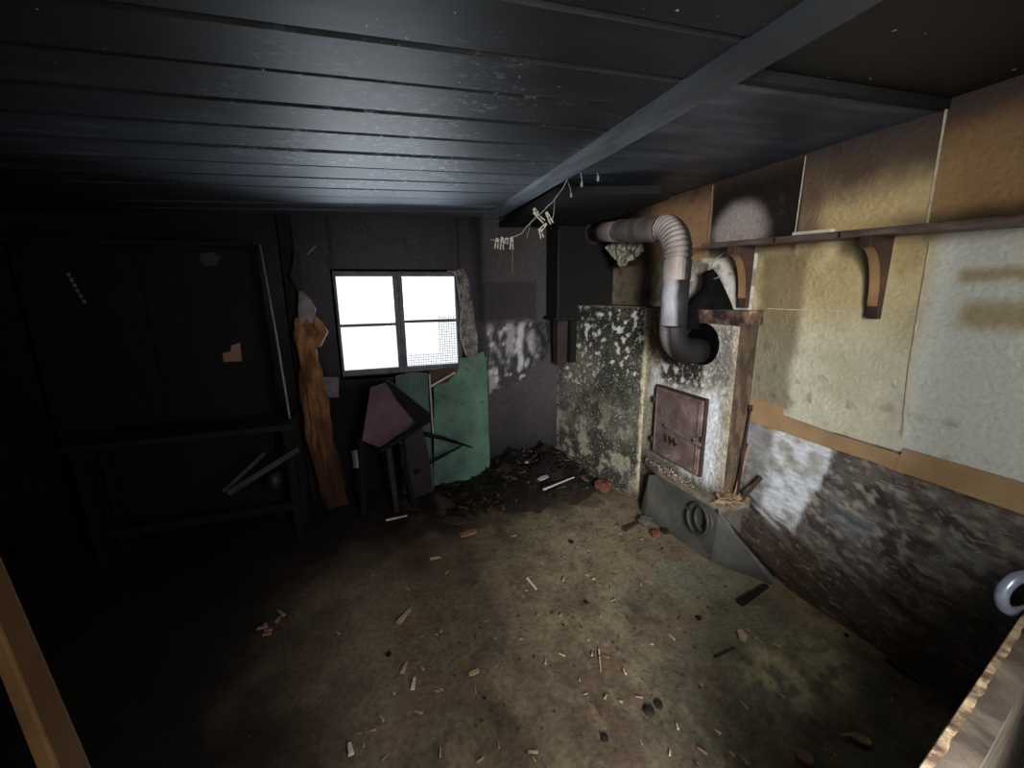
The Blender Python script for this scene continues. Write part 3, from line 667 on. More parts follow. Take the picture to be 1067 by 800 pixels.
# chimney box in the corner, hood boards, hanging pieces
cb = thing('chimney_box', 'soot black boxed chimney in the back corner above the stove side', 'chimney', (1.66, 3.13, 1.29))
G().box((1.425, 3.02, 1.29), (XR-.012, YB-.006, zc(1.9)-.012)).obj('casing', M['soot'], cb, bevel=.006)
G().box((1.40, 3.0, 1.275), (XR-.012, YB-.006, 1.305)).obj('bottom_board', M['char'], cb, bevel=.004)
G().box((1.418, 3.008, 1.29), (1.432, 3.03, 1.95)).obj('corner_strip', mat('dark teal strip', [(14,18,18),(30,36,36)], 8, .7), cb, bevel=.002)
g = G(); g.box((1.435, 3.03, .92), (1.525, 3.14, 1.274)); g.jitter(.006, 10); tag(g.obj('charred_post_stub', M['purplebrown'], bevel=.008), 'brown post stub hanging below the black chimney box', 'post')
g = G(); g.box((1.545, 3.02, .93), (1.60, 3.10, 1.274)); tag(g.obj('soot_black_board', M['soot'], bevel=.004), 'soot black board hanging right of the brown post stub', 'board')
# dropped black board below the ceiling, in the corner
g = G(); zz = 1.985
g.prism([V((.99, 2.12, zz)), V((1.2, 2.02, zz)), V((1.49, 1.93, zz)), V((1.62, 2.02, zz)), V((1.66, 2.45, zz)), V((1.60, 3.01, zz)), V((1.02, 3.22, zz))], (0,0,.04))
tag(g.obj('black_ceiling_panel', M['soot']), 'black panel hanging just under the ceiling above the pipe', 'panel')
# torn foil paper hanging from the pipe
foil = mat('torn grey foil paper', [(84,84,74),(128,128,114),(150,150,140)], 7, .5, .6, .006)
yy = 2.45
q = [(636,252),(650,251),(671,250),(672,262),(667,266),(656,274),(648,278),(640,268),(633,258)]
g = G(); pts = [onx(a, b, 1.735) + V((.012*math.sin(i*2.2), 0, 0)) for i, (a, b) in enumerate(q)]; cen = sum(pts, V((0,0,0)))/len(pts)
fine = []
for i in range(len(pts)):
    for k_ in range(4): fine.append(pts[i].lerp(pts[(i+1) % len(pts)], k_/4))
nf = len(fine); rings = []
for q_ in range(8):
    for i, p in enumerate(fine):
        w_ = p.lerp(cen, q_/8); w_.x += .03*noise.noise(w_*22)-.012*abs(math.sin(w_.y*50+w_.z*30)); rings.append(w_)
g.add(rings+[cen+V((-.01,0,0))], [(q_*nf+i, q_*nf+(i+1) % nf, (q_+1)*nf+(i+1) % nf, (q_+1)*nf+i) for q_ in range(7) for i in range(nf)]+[(7*nf+i, 7*nf+(i+1) % nf, 8*nf) for i in range(nf)])
o = tag(g.obj('torn_foil_sheet', foil), 'crumpled grey foil sheet hanging below the horizontal pipe', 'foil sheet'); m = o.modifiers.new('s', 'SOLIDIFY'); m.thickness = .003
# black cloth / funnel hung from the first shelf bracket
g = G(); yc = 1.80
prof = [((738,283),5),((741,290),7),((743,300),10),((741,312),17),((739,322),22),((738,333),25),((737,342),27)]
ctr = [onx(a[0], a[1], 1.86) for a, w in prof]
rd = [w/434*2.55*.95 for a, w in prof]
g.tube(ctr, rd, 18, shape=lambda i, a: (1+.12*math.sin(5*a+i*.4)) * (.45+.55*abs(math.sin(a))))
fn = thing('black_cloth_bundle', 'soot black tapering cloth bundle hanging by wire beside the first bracket', 'cloth', tuple(ctr[-1]))
cloth = mat('black sooty cloth', [(5,5,5),(12,11,11),(20,18,17)], 12, .95, .5, spec=.05)
g.obj('cloth', cloth, fn, smooth=True)
g = G(); hk = onx(748, 262, 1.86)
g.tube([ctr[0]+V((0,0,-.01)), onx(741,279,1.86), onx(752,283,1.85), onx(748,289,1.85), onx(742,291,1.85)], .0035, 6); g.tube([onx(741,279,1.86), onx(744,270,1.86), onx(757,262,1.86), onx(760,258,1.86)], .0035, 6)
g.obj('hanging_wire', M['wire'], fn, smooth=True)

# ------------------------------------------------------------------ shelf on the right wall
sh = thing('wall_shelf', 'dark brown wooden wall shelf on two curved brackets', 'shelf', (XR-.07, 1.4, 1.7))
XS = XR-.145
fa = onx(731, 259, XS); fb_ = onx(1067, 233, XS)
ya, yb = fa.y, .60
zs0 = fa.z; zs1 = onx(1067, 233, XS).z
def shz(yv): return zs0+(zs1-zs0)*(ya-yv)/(ya-fb_.y)
g = G()
g.add([(XS, ya, shz(ya)), (XR-.006, ya-.0, shz(ya)), (XR-.006, yb, shz(yb)), (XS, yb, shz(yb)), (XS, ya, shz(ya)+.026), (XR-.006, ya, shz(ya)+.026), (XR-.006, yb, shz(yb)+.026), (XS, yb, shz(yb)+.026)],
      [(0,1,2,3),(7,6,5,4),(0,4,5,1),(1,5,6,2),(2,6,7,3),(3,7,4,0)])
M['shelf'] = mat('shelf board', [(48,38,36),(76,62,58),(98,84,78)], 7, .5, .3, .003, stretch=(6,1,6), specks=(24,.7,(140,120,100)))
g.obj('shelf_board', M['shelf'], sh, bevel=.003)
def bracket(yc, h, xo, th=.032):
    """curved cut-out bracket in the x-z plane"""
    z0 = shz(yc); out = []
    out.append((XR-.006, z0)); out.append((XR-.006, z0-h)); out.append((XR-.03, z0-h)); out.append((XR-.034, z0-h+.05))
    for i in range(9):
        t_ = i/8; a = t_*math.pi/2
        out.append((XR-.036-(xo-.05)*(1-math.cos(a))*1.0, z0-h+.06+(h-.10)*math.sin(a)))
    out.append((XR-xo+.0, z0-.04)); out.append((XR-xo, z0))
    pts = [V((x, yc-th/2, z)) for x, z in out]
    g = G(); g.prism(pts, (0, th, 0)); return g.obj('bracket', M['bracketwood'], sh, bevel=.002)
b2 = bracket(1.115, .31, .14, .04); b1 = bracket(1.735, .31, .142, .05)
g = G(); 
def edge_strip(yc, h, xo, th, parent):
    g = G(); z0 = shz(yc); pts = []
    pts.append((XR-.034, z0-h+.05))
    for i in range(9):
        a = i/8*math.pi/2; pts.append((XR-.038-(xo-.05)*(1-math.cos(a)), z0-h+.06+(h-.10)*math.sin(a)))
    for p, q_ in zip(pts[:-1], pts[1:]):
        g.add([(p[0]-.001, yc-th/2+.002, p[1]), (p[0]-.001, yc+th/2-.002, p[1]), (q_[0]-.001, yc+th/2-.002, q_[1]), (q_[0]-.001, yc-th/2+.002, q_[1])], [(0,1,2,3)])
    g.obj('bare_wood_edge', M['woodedge'], parent)
edge_strip(1.115, .31, .14, .04, b2); edge_strip(1.735, .31, .142, .05, b1)
for px_ in (807, 874): 
    p = onx(px_, 250, XS); g = G(); g.box((XS-.003, p.y-.003, shz(p.y)+.002), (XS+.001, p.y+.003, shz(p.y)+.022)); g.obj('nail', M['iron'], sh)
p = onx(828, 244, XR-.10); q_ = onx(868, 239, XR-.10)
g = G(); g.bar((XR-.10, p.y, shz(p.y)+.034), (XR-.10, q_.y, shz(q_.y)+.034), .03, .014); tag(g.obj('pale_lath', M['paper']), 'short pale lath lying on the brown wall shelf', 'lath')

# ------------------------------------------------------------------ line with clothes pegs
yl = 2.05
LP = [(592,186),(588,195),(578,209),(571,215),(564,222),(556,228),(548,236),(542,244),(532,248),(518,250),(512,249)]
pts = [ony(a, b, yl) for a, b in LP]; pts[0] = onz(592, 185, zc(1.0)-.008); pts = [V((p.x, yl+.02*math.sin(i*.8), p.z)) if i else p for i, p in enumerate(pts)]
g = G(); g.tube(pts, .0028, 6); g.tube([ony(578,209,yl), ony(577,222,yl), ony(575,232,yl)], .002, 5); g.tube([ony(553,231,yl), ony(551,240,yl), ony(549,248,yl)], .0018, 5); g.tube([pts[-1], ony(534,255,yl), ony(534,285,yl)], .0012, 5)
tag(g.obj('washing_line', M['wire'], smooth=True), 'frayed grey washing line drooping from the ceiling batten', 'line')
def peg(p, q_, i, label, grp=None):
    p = V(p); q_ = V(q_); t = thing('clothes_peg', label, 'clothes peg', tuple(p), grp)
    d = (q_-p); n_ = V((d.z, 0, -d.x)).normalized()
    for s in (-1, 1): 
        g = G(); g.bar(p+n_*s*.003, q_+n_*s*.008, .009, .006, up=n_, taper=.75); g.obj('peg_jaw', M['peg'], t)
    g = G(); c = p.lerp(q_, .5); g.tube([c+V((0,-.008,0)), c+V((0,.008,0))], .005, 8); g.obj('spring', M['iron'], t)
pegs = [((518,248),(517,259)),((523,247),(523,260)),((528,248),(527,254)),((533,247),(533,260))]
for i, (a, b) in enumerate(pegs): peg(ony(*a, yl-.005), ony(*b, yl-.005), i, 'weathered clothes peg in the row at the low end of the line', 'clothes pegs at the low end of the line')
for i, (a, b, lb) in enumerate([((556,217),(560,223),'stubby peg standing up from the line, topmost of the tangle'), ((556,221),(567,231),'clothes peg lying diagonally across the line'),
        ((569,221),(575,233),'clothes peg at the right of the tangled pegs'), ((569,233),(562,241),'short clothes peg in the middle of the tangle'), ((562,238),(565,248),'clothes peg dangling lowest from the tangle')]):
    peg(ony(*a, yl-.012-.006*i), ony(*b, yl-.012-.006*i), i, lb)
for i, (a, b) in enumerate([((592,190),(595,203)), ((605,180),(606,192)), ((622,180),(623,186)), ((564,196),(566,201))]):
    if i == 3: continue
    A1 = onz(*a, zc(1.05)-.02); B1 = ony(b[0], b[1], A1.y)
    g = G(); g.tube([A1, A1.lerp(B1, .5)+V((.004,0,0)), B1], .002, 5); g.tube([B1+V((0,0,.01)), B1+V((0,0,-.012))], .006, 6)
    tag(g.obj('string_end', M['wire']), 'short knotted string end hanging from the ceiling beside the batten', 'string', 'string ends hanging by the batten')

# ------------------------------------------------------------------ lace curtain at the window's right side
g = G(); yb_ = 3.185; W_ = []
top_ = (470, 487, 283); 
rowsL = [(468,283),(476,290),(477,310),(479,330),(480,345),(481,358),(484,368),(488,374)]
rowsR = [(484,279),(488,290),(492,310),(494,325),(496,340),(498,352),(498,362),(497,370)]
nu = 16; vsx = []; 
for (a, b) in zip(rowsL, rowsR):
    A1 = ony(a[0], a[1], yb_); B1 = ony(b[0], b[1], yb_)
    for k in range(nu+1):
        u = k/nu; p = A1.lerp(B1, u); p.y += .014*math.sin(u*22+p.z*3); vsx.append(p)
g.add(vsx, [(j*(nu+1)+k, j*(nu+1)+k+1, (j+1)*(nu+1)+k+1, (j+1)*(nu+1)+k) for j in range(len(rowsL)-1) for k in range(nu)])
t = NT('grimy lace'); v = t.coord((1,1,1)); vo = t.n('TexVoronoi', feature='DISTANCE_TO_EDGE'); vo.inputs['Scale'].default_value = 75; t.l(v, vo.inputs['Vector'])
msk = t.ramp(vo.outputs['Distance'], [(.14, (1,1,1)), (.22, (.42,.42,.42))]); cl = t.ramp(t.noise(v, 14), [(.35, lin((70,66,66))), (.65, lin((170,166,164)))])
t.l(cl, t.b.inputs['Base Color']); t.l(msk, t.b.inputs['Alpha']); t.rough(.9)
lc = thing('lace_curtain', 'grimy grey lace curtain bunched at the right of the window', 'curtain', tuple(ony(490, 374, yb_)))
g.obj('lace_cloth', t.m, lc, smooth=True)
g = G(); g.tube([ony(a, b, yb_-.02) for a, b in ((466,282),(472,283),(475,286),(477,300),(480,314),(482,322),(479,338),(480,352),(484,364),(487,371))], .0035, 6)
g.obj('pale_cord', M['paper'], lc, smooth=True)

# ------------------------------------------------------------------ green boards under the window
g = G()
pl = [(452,402),(466,398),(476,388),(480,373),(488,372),(504,366),(507,380),(511,491),(452,505)]
def lean(px_, py_, yt=3.21, ybm=3.10):
    k = (py_-366)/(505-366); return ony(px_, py_, yt+(ybm-yt)*k)
pts = [lean(a, b) for a, b in pl]
for p in pts[-2:]: p.z = .004
g.prism(pts, (0,.018,0)); tag(g.obj('green_board', M['green'], bevel=.003), 'large faded green board leaning below the right of the window', 'board')
g = G(); pts = [lean(a, b, 3.16, 3.03) for a, b in [(412,392),(428,388),(446,389),(447,420),(450,470),(452,500),(420,503),(414,440)]]
for p in pts[5:7]: p.z = .004
g.prism(pts, (0,.014,0)); tag(g.obj('narrow_green_board', M['greendk'], bevel=.002), 'narrower dark green board half hidden behind the broken mauve chair', 'board')
g = G(); g.bar(lean(447.5,390,3.15,3.02), lean(451.5,455,3.15,3.02), .012, .012); tag(g.obj('pale_batten', M['paper']), 'thin pale batten standing between the two green boards', 'batten')
g = G(); g.bar(ony(448,403,3.14), ony(474,388,3.14), .010, .012); tag(g.obj('white_lath', M['chipw']), 'white lath slanting under the right window casement', 'lath')
# charred branches in front
for i, (a, b, lb) in enumerate((((443,452),(492,466),'charred stick pointing right, upper of two before the green board'), ((432,492),(482,464),'charred stick rising to the right, lower of two before the green board'))):
    A1 = ony(*a, 2.86); B1 = ony(*b, 3.06); g = G(); g.tube([A1, A1.lerp(B1, .4)+V((0,0,.008)), B1], [.018,.014,.005], 8); g.jitter(.006, 25)
    tag(g.obj('charred_stick', M['char'], smooth=True), lb, 'stick')

# ------------------------------------------------------------------ broken chair
yc = 2.80
ch = thing('broken_chair', 'broken chair with mauve seat tipped on end below the window', 'chair', tuple(V((.15, yc, 0))))
def cp(a, b, y=yc): return ony(a, b, y)
g = G(); g.prism([cp(402,399), cp(433,438), cp(397,467), cp(377,459,yc-.03), cp(386,404,yc-.03)], (0,.02,0)); g.obj('seat_panel', M['pink'], ch, bevel=.004)
g = G(); g.prism([cp(402,397,yc-.02), cp(408,399,yc-.02), cp(449,432,yc-.02), cp(448,440,yc-.02), cp(437,443,yc-.02), cp(430,437,yc-.02), cp(414,418,yc-.02)], (0,.05,0)); g.obj('seat_rail', M['soot'], ch, bevel=.004)
g = G(); g.bar(cp(447,437,yc-.01), cp(395,470,yc-.02), .05, .03, up=(0,0,1)); g.obj('seat_rail', M['soot'], ch, bevel=.004)
g = G(); e = cp(414,540,yc); e.z = .002; g.bar(cp(405,466,yc+.01), e, .035, .05, up=(0,1,0)); g.obj('leg', mat('scorched leg', [(30,24,26),(58,48,50)], 10, .8), ch, bevel=.004)
g = G(); e = cp(432,530,yc); e.z = .002; g.bar(cp(418,462,yc+.03), e, .03, .03, up=(0,1,0)); g.obj('leg', M['soot'], ch, bevel=.004)
g = G(); g.prism([cp(422,458,yc+.07), cp(440,444,yc+.07), cp(446,470,yc+.07), cp(452,512,yc+.07), cp(428,520,yc+.07)], (0,.015,0)); g.obj('back_panel', M['mauve'], ch, bevel=.002)
g = G(); e = cp(380,545,yc); e.z = .002; g.bar(cp(376,455,yc+.03), e, .035, .035, up=(0,1,0)); g.obj('leg', M['soot'], ch, bevel=.004)

# ------------------------------------------------------------------ twisted hanging cloth by a burnt post
g = G(); g.box((-.49, 3.16, 0), (-.42, YB-.004, zc(-.4)-.004)); g.jitter(.006, 6)
tag(g.obj('burnt_post', M['char']), 'burnt black post left of the window', 'post')
cloth2 = NT('scorched brown cloth')
v = cloth2.coord((1,1,.35)); f = cloth2.noise(v, 14, 7, .6)
g_ = cloth2.n('NewGeometry'); sx = cloth2.n('SeparateXYZ'); cloth2.l(g_.outputs['Position'], sx.inputs[0])
hi = cloth2.ramp(f, [(.32, lin((54,32,18))), (.5, lin((112,72,40))), (.68, lin((166,120,76)))]); lo = cloth2.ramp(f, [(.3, lin((26,12,8))), (.7, lin((72,34,22)))])
k = cloth2.n('MapRange'); k.inputs['From Min'].default_value = .1; k.inputs['From Max'].default_value = .85; cloth2.l(sx.outputs['Z'], k.inputs['Value'])
cloth2.l(cloth2.mix(k.outputs[0], lo, hi), cloth2.b.inputs['Base Color']); cloth2.rough(.9); cloth2.bump(f, .6, .02)
ct = thing('twisted_curtain', 'scorched orange brown curtain twisted down from the burnt post to the floor', 'curtain', (-.31, 3.05, 0))
ax = [((316,330),9),((320,345),14),((319,358),13),((321,372),11),((323,386),12),((326,405),14),((329,425),14.5),((332,448),14),((337,470),14.5),((342,490),15),((347,510),16),((350,524),16),((352,533),14)]
yc2 = 3.07; cts = [ony(a[0], a[1], yc2) for a, w in ax]; rd = [w/434*2.75 for a, w in ax]
# smooth resample
def resample(P, Rr, m):
    out = []; rr = []
    for i in range(m+1):
        t_ = i/m*(len(P)-1); j = min(int(t_), len(P)-2); k_ = t_-j; out.append(P[j].lerp(P[j+1], k_)); rr.append(Rr[j]*(1-k_)+Rr[j+1]*k_)
    return out, rr
cts, rd = resample(cts, rd, 60)
g = G(); g.tube(cts, rd, 40, shape=lambda i, a: .82+.13*math.sin(4*a+i*.16)+.07*math.sin(9*a-i*.25)+.05*math.sin(i*.9+a*2))
for v_ in g.v: v_.z = max(v_.z, .003)
g.obj('cloth', cloth2.m, ct, smooth=True)
M['knot'] = mat('brown knotted cloth', [(92,60,36),(140,100,66),(176,140,100)], 9, .9, .6, .01)
g = G(); P_ = [ony(*p, yc2-.03) for p in ((326,327),(332,338),(336,345),(330,358),(323,362))]; g.tube(P_, [.01,.03,.032,.028,.012], 10, shape=lambda i, a: 1+.2*math.sin(3*a+i)); g.obj('knot_fold', M['knot'], ct, smooth=True)
g = G(); P_ = [ony(*p, yc2-.01) for p in ((313,303),(317,312),(320,322),(319,332),(316,340)) ]; g.tube(P_, [.012,.035,.058,.052,.04], 14, shape=lambda i, a: 1+.16*math.sin(4*a+i*.7)); g.obj('pale_hem', mat('pale cloth hem', [(112,106,104),(160,154,152)], 8, .9, .5), ct, smooth=True)
g = G(); P_ = [ony(*p, yc2+.03) for p in ((308,262),(309,275),(306,288),(311,300),(314,310))]; g.tube(P_, [.02,.024,.03,.022,.02], 10, shape=lambda i, a: 1+.25*math.sin(3*a+i*1.3)); g.obj('hanging_rope', mat('dark rope', [(30,28,32),(62,58,62)], 12, .9, .5), ct, smooth=True)
# pale bits near the post
g = G(); g.bar(ony(320,265,3.243), ony(329,256,3.243), .007, .007); tag(g.obj('pale_splinter', M['wire']), 'pale splinter sticking out above the twisted curtain', 'splinter')
g = G(); g.prism([ony(366,470,3.242), ony(372,469,3.242), ony(374,487,3.242), ony(368,488,3.242)], (0,.006,0)); tag(g.obj('paper_scrap', M['paper']), 'small pale paper scrap between the twisted curtain and the chair', 'paper')
g = G(); g.prism([ony(333,393,3.243), ony(353,393,3.243), ony(353,414,3.243), ony(333,414,3.243)], (0,.006,0)); tag(g.obj('grey_card', M['frame']), 'dim grey card on the wall right of the twisted curtain', 'card')

# ------------------------------------------------------------------ left side: black cupboard, thin rod, scraps, bench
cu = thing('wooden_cupboard', 'soot black tall cupboard standing left of the burnt post', 'cupboard', (-1.0, 3.05, 0))
cz = 1.78
G().box((-1.72, 2.98, .05), (-.64, YB-.006, cz)).obj('carcass', M['soot'], cu, bevel=.004)
for x0 in (-1.70, -1.17): G().box((x0, 2.962, .08), (x0+.51, 2.98, cz-.03)).obj('door', M['char'], cu, bevel=.003)
G().box((-1.74, 2.95, cz), (-.63, YB-.006, cz+.025)).obj('top_board', M['char'], cu, bevel=.003)
for x0 in (-1.71, -.70): G().box((x0, 2.99, 0), (x0+.05, 3.04, .05)).obj('foot', M['soot'], cu)
G().tube([(-1.18,2.962,1.0),(-1.18,2.94,1.0)], .014, 10).obj('door_knob', M['iron'], cu)
A1 = ony(271, 255, 2.94); B1 = onz(302, 436, .765); g = G(); g.tube([A1, A1.lerp(B1, .5)+V((.004,0,0)), B1], [.004,.006,.007], 8); tag(g.obj('thin_rod', M['wire'], smooth=True), 'thin pale rod leaning against the black cupboard', 'rod')
def scrap(name, pl, yv, m, lb, cat='paper'):
    g = G(); g.prism([ony(a, b, yv) for a, b in pl], (0,.003,0)); return tag(g.obj(name, m), lb, cat)
scrap('paper_label', [(232,368),(240,366),(241,360),(250,357),(252,376),(233,377)], 2.957, M['scrap'], 'torn tan paper corner stuck on the black cupboard')
scrap('paper_label', [(208,264),(222,263),(229,268),(226,276),(214,277),(208,272)], 2.957, mat('dim grey paper', [(40,40,40),(64,62,60)], 8), 'dim grey paper patch high on the black cupboard')
g = G()
for i in range(6):
    a = (69+i*3.2, 284+i*5.6); g.prism([ony(a[0], a[1], 2.957), ony(a[0]+3, a[1], 2.957), ony(a[0]+4.5, a[1]+4, 2.957), ony(a[0]+1, a[1]+4, 2.957)], (0,.004,0))
tag(g.obj('light_streak_tape', mat('pale tape', [(60,60,60),(140,138,134)], 40, .6)), 'streak of pale torn tape at the far left of the dark', 'tape')
# low bench
be = thing('work_bench', 'low charred bench in the dark left of the twisted curtain', 'bench', (-.95, 2.75, 0))
M['benchtop'] = mat('sooty bench top', [(9,8,8),(24,22,21)], 10, .7, .4)
g = G(); ta = ony(302, 437, 2.70); tb = ony(120, 462, 2.70)
zb2 = .76
G().box((-1.55, 2.62, zb2-.035), (-.46, 2.92, zb2)).obj('bench_top', M['benchtop'], be, bevel=.004)
for x_ in (-1.5, -.52):
    for y_ in (2.65, 2.87): G().box((x_, y_, 0), (x_+.045, y_+.045, zb2-.035)).obj('leg', M['char'], be, bevel=.003)
G().box((-1.5, 2.66, .2), (-.5, 2.69, .25)).obj('stretcher', M['char'], be, bevel=.003)
pa = mat('dim pale plank', [(26,26,25),(70,70,66)], 10, .7, .3)
for i, (a, b, w, lb) in enumerate((((233,512),(276,472),.02,'thin plank crossing under the charred bench, left of a pair'), ((238,514),(311,468),.03,'wider plank crossing under the charred bench, right of a pair'))):
    g = G(); g.bar(ony(*a, 2.55-.03*i), ony(*b, 2.60-.0*i), w, .014, up=(0,-1,.2)); tag(g.obj('dark_plank', pa), lb, 'plank')
g = G(); g.tube([ony(286,500,2.6)+V((0,0,-.05)), ony(286,500,2.6), ony(286,500,2.6)+V((0,0,.05))], [.04,.045,.03], 14); tag(g.obj('tin_can', mat('dim tin', [(30,30,28),(56,54,50)], 8, .5, metal=.4), smooth=True), 'dim rounded tin under the charred bench', 'tin')

# ------------------------------------------------------------------ ash heap in the back corner and rubble
def heap(name, x0, x1, y0, y1, h, cfun, m, label, cat, seed, peak=(.6,.7)):
    us = frange(0, 1, 1/46); vs = frange(0, 1, 1/34)
    def pos(u, v):
        x = x0+(x1-x0)*u; yv = y0+(y1-y0)*v
        e = ss(0, .4, u)*ss(1, .75, u)*ss(0, .5, v)
        z = h*e*(.55+.45*ell(u, v, peak[0], peak[1], .5, .5, .8))*(1+.5*fb(x*7, yv*7, seed))+.015*e*fb(x*25, yv*25, seed)
        return V((min(x+.08*fb(yv*4, 1, seed)*(1-abs(2*u-1)), 1.528+(YB-yv)*.28), yv+.10*fb(x*3.5, 2, seed)*(1-v), z-.014*(1-ss(0, .12, e))))
    return tag(surf(name, us, vs, pos, cfun, m), label, cat, kind='stuff')
M['ash'] = vmat('black ash', 80, .7, .9, 1, .012, specks=(60,.67,(96,90,84),.5))
def ashc(u, v):
    n = fb(u*9, v*9, 4)
    e = ss(.25, .0, min(u*1.2, v)+.1*n)
    return mixc(ash0(u, v, n), L((50,40,33)), e)
def ash0(u, v, n): return mixc(L((14,12,12)), L((50,40,34)), ss(.1, .5, n)*.8 + .2*ss(.4, .0, v))
heap('ash_heap', .62, 1.70, 2.45, YB-.01, .16, ashc, M['ash'], 'black ash and burnt rubbish heaped in the back corner', 'ash', 12)
r = random.Random(3)
def heap_z(x, yv): return 0
g1 = G(); g2 = G()
for i in range(320):
    x = r.uniform(.45, 1.62); yv = r.uniform(2.55, 3.18); s = r.uniform(.02, .07); th = r.random()*3.14
    if x > 1.48+(YB-yv)*.28: continue
    u = (x-.62)/1.08; v_ = (yv-2.45)/.79
    z = .012 if u < .05 else .16*ss(0,.4,u)*ss(1,.75,u)*ss(0,.5,v_)*(.55+.45*ell(u, v_, .6, .7, .5, .5, .8))+.012
    d = V((math.cos(th), math.sin(th), r.uniform(-.3, .3)))*s
    (g1 if i % 5 else g2).bar(V((x,yv,z))-d/2, V((x,yv,z))+d/2, s*.3, s*.15, taper=.6)
tag(g1.obj('charcoal_bits', M['chipdk']), 'charcoal bits strewn over the ash heap', 'charcoal', kind='stuff')
tag(g2.obj('straw_litter', mat('dim straw', [(60,46,34),(104,84,64)], 20)), 'brown straw and splinters strewn over the ash heap', 'litter', kind='stuff')

def chunk(name, c, size, m, label, cat, seed, group=None, flat=.6):
    bm = bmesh.new(); bmesh.ops.create_icosphere(bm, subdivisions=2, radius=1)
    rr = random.Random(seed); o_ = V((rr.random()*9, rr.random()*9, rr.random()*9))
    vs_ = []
    for v in bm.verts:
        d = v.co.normalized(); q_ = 1+.45*noise.noise(d*1.6+o_)
        p = V((max(-.8, min(.8, d.x)), max(-.8, min(.8, d.y)), max(-.75, min(.75, d.z))*flat))*q_*size
        vs_.append(p)
    a = rr.random()*3; Rz = Matrix.Rotation(a, 3, 'Z'); vs_ = [Rz@p for p in vs_]; zmin = min(p.z for p in vs_)
    fs = [tuple(v.index for v in f.verts) for f in bm.faces]; bm.free()
    c = V(c); o = mesh_obj(name, [p+c-V((0,0,zmin+.004)) for p in vs_], fs, m); return tag(o, label, cat, group)
p = onz(634, 505, .04); chunk('broken_brick', (p.x-.05, p.y, 0), .075, M['brick'], 'reddish broken brick at the foot of the stove side', 'brick', 1, flat=.7)
p = onz(622, 497, .05); chunk('broken_brick', (p.x-.10, p.y+.05, .0), .055, M['chipdk'], 'blackened broken brick behind the reddish one', 'brick', 2, flat=.8)
p = onz(695, 540, .02); chunk('rubble_stone', (1.62, 2.06, 0), .05, M['stone'], 'grey rubble stone at the left end of the sheet metal panel', 'stone', 4)
chunk('rubble_stone', (1.60, 1.93, 0), .035, M['brick'], 'small brown rubble stone before the sheet metal panel', 'stone', 5)
p = onz(704, 552); chunk('rubble_stone', (p.x-.08, p.y, 0), .03, M['chipdk'], 'small blackened stone before the sheet metal panel', 'stone', 7)

# flat pieces and splinters on the floor
def flat(name, px_, ln, wd, ang, m, label, cat, z=.006, th=.006, group=None, shp=None):
    c = onz(px_[0], px_[1], z); c.z = z; d = V((math.cos(ang), math.sin(ang), 0)); n_ = V((-d.y, d.x, 0))
    shp = shp or [(-.5,-.35),(-.1,-.5),(.38,-.42),(.5,-.05),(.42,.4),(-.05,.5),(-.45,.3)]
    g = G(); g.prism([c+d*a*ln+n_*b*wd for a, b in shp], (0,0,th)); return tag(g.obj(name, m), label, cat, group)
def stick(name, a, b, w, m, label, cat, z=.008, th=None, group=None):
    A1 = onz(*a, z); B1 = onz(*b, z); g = G(); g.bar(A1, B1, w, th or w*.6, taper=.6); return tag(g.obj(name, m), label, cat, group)
flat('bark_slab', (474,543), .16, .09, -.5, mat('grey bark', [(44,36,30),(80,68,58)], 12), 'dull brown bark slab on the floor before the green board', 'bark', z=.01, th=.012)
flat('wood_offcut', (488,556), .12, .05, .2, M['scrap'], 'tan oval wood offcut beside the brown bark slab', 'wood', z=.01, th=.012)
stick('white_strip', (402,542), (424,537), .015, M['chipw'], 'white strip on the floor under the broken chair', 'strip')
stick('white_stick', (566,510), (598,497), .014, M['chipw'], 'thin white stick lying across the black ash heap', 'stick', z=.12)
flat('plaster_flake', (566,498), .10, .05, .4, M['paper'], 'white plaster flake on the ash heap beside the white stick', 'plaster', z=.135)
flat('plaster_flake', (552,481), .09, .04, .1, M['paper'], 'grey white plaster flake at the back of the ash heap', 'plaster', z=.15)
stick('brown_stick', (650,552), (673,540), .025, M['wood'], 'short brown stick near the left end of the hearth', 'stick')
stick('charred_bar', (771,628), (799,610), .035, M['chipdk'], 'short charred bar lying at the low end of the metal panel', 'bar', z=.012, th=.02)
flat('wood_chip', (773,663), .035, .06, -.6, M['chip'], 'pale wedge chip below the charred bar', 'wood chip', th=.012)
flat('wood_chip', (897,771), .055, .03, -.9, M['chip'], 'pale chip near the lower right corner of the floor', 'wood chip', th=.01)
flat('wood_chip', (838,790), .04, .05, .6, M['scrap'], 'brownish chip at the bottom edge right of centre', 'wood chip', th=.012)
stick('brown_splinter', (745,684), (766,674), .012, M['wood'], 'brown splinter on the pale dust right of centre', 'splinter')
stick('long_splinter', (624,676), (626,699), .006, M['chip'], 'long thin splinter standing out in the middle of the floor', 'splinter')
stick('pale_splinter', (549,602), (559,614), .012, M['chipw'], 'pale splinter beside dark crumbs in the centre of the floor', 'splinter')
stick('wide_splinter', (415,649), (427,635), .022, M['chip'], 'wide pale splinter on the brown floor left of centre', 'splinter')
stick('pale_splinter', (419,701), (424,690), .016, M['chip'], 'pale splinter above the bent chip on the left floor', 'splinter')
stick('bent_chip', (430,718), (432,706), .016, M['chipw'], 'bright bent chip left of centre on the lower floor', 'wood chip')
flat('oval_chip', (494,701), .045, .02, .1, M['chip'], 'pale oval chip low in the middle of the floor', 'wood chip')
stick('short_lath_piece', (448,582), (459,580), .018, M['chip'], 'short straight pale lath piece in the upper middle of the floor', 'lath')
stick('upright_chip', (366,786), (364,774), .018, M['chipw'], 'bright chip at the lower left of the lit floor', 'wood chip')
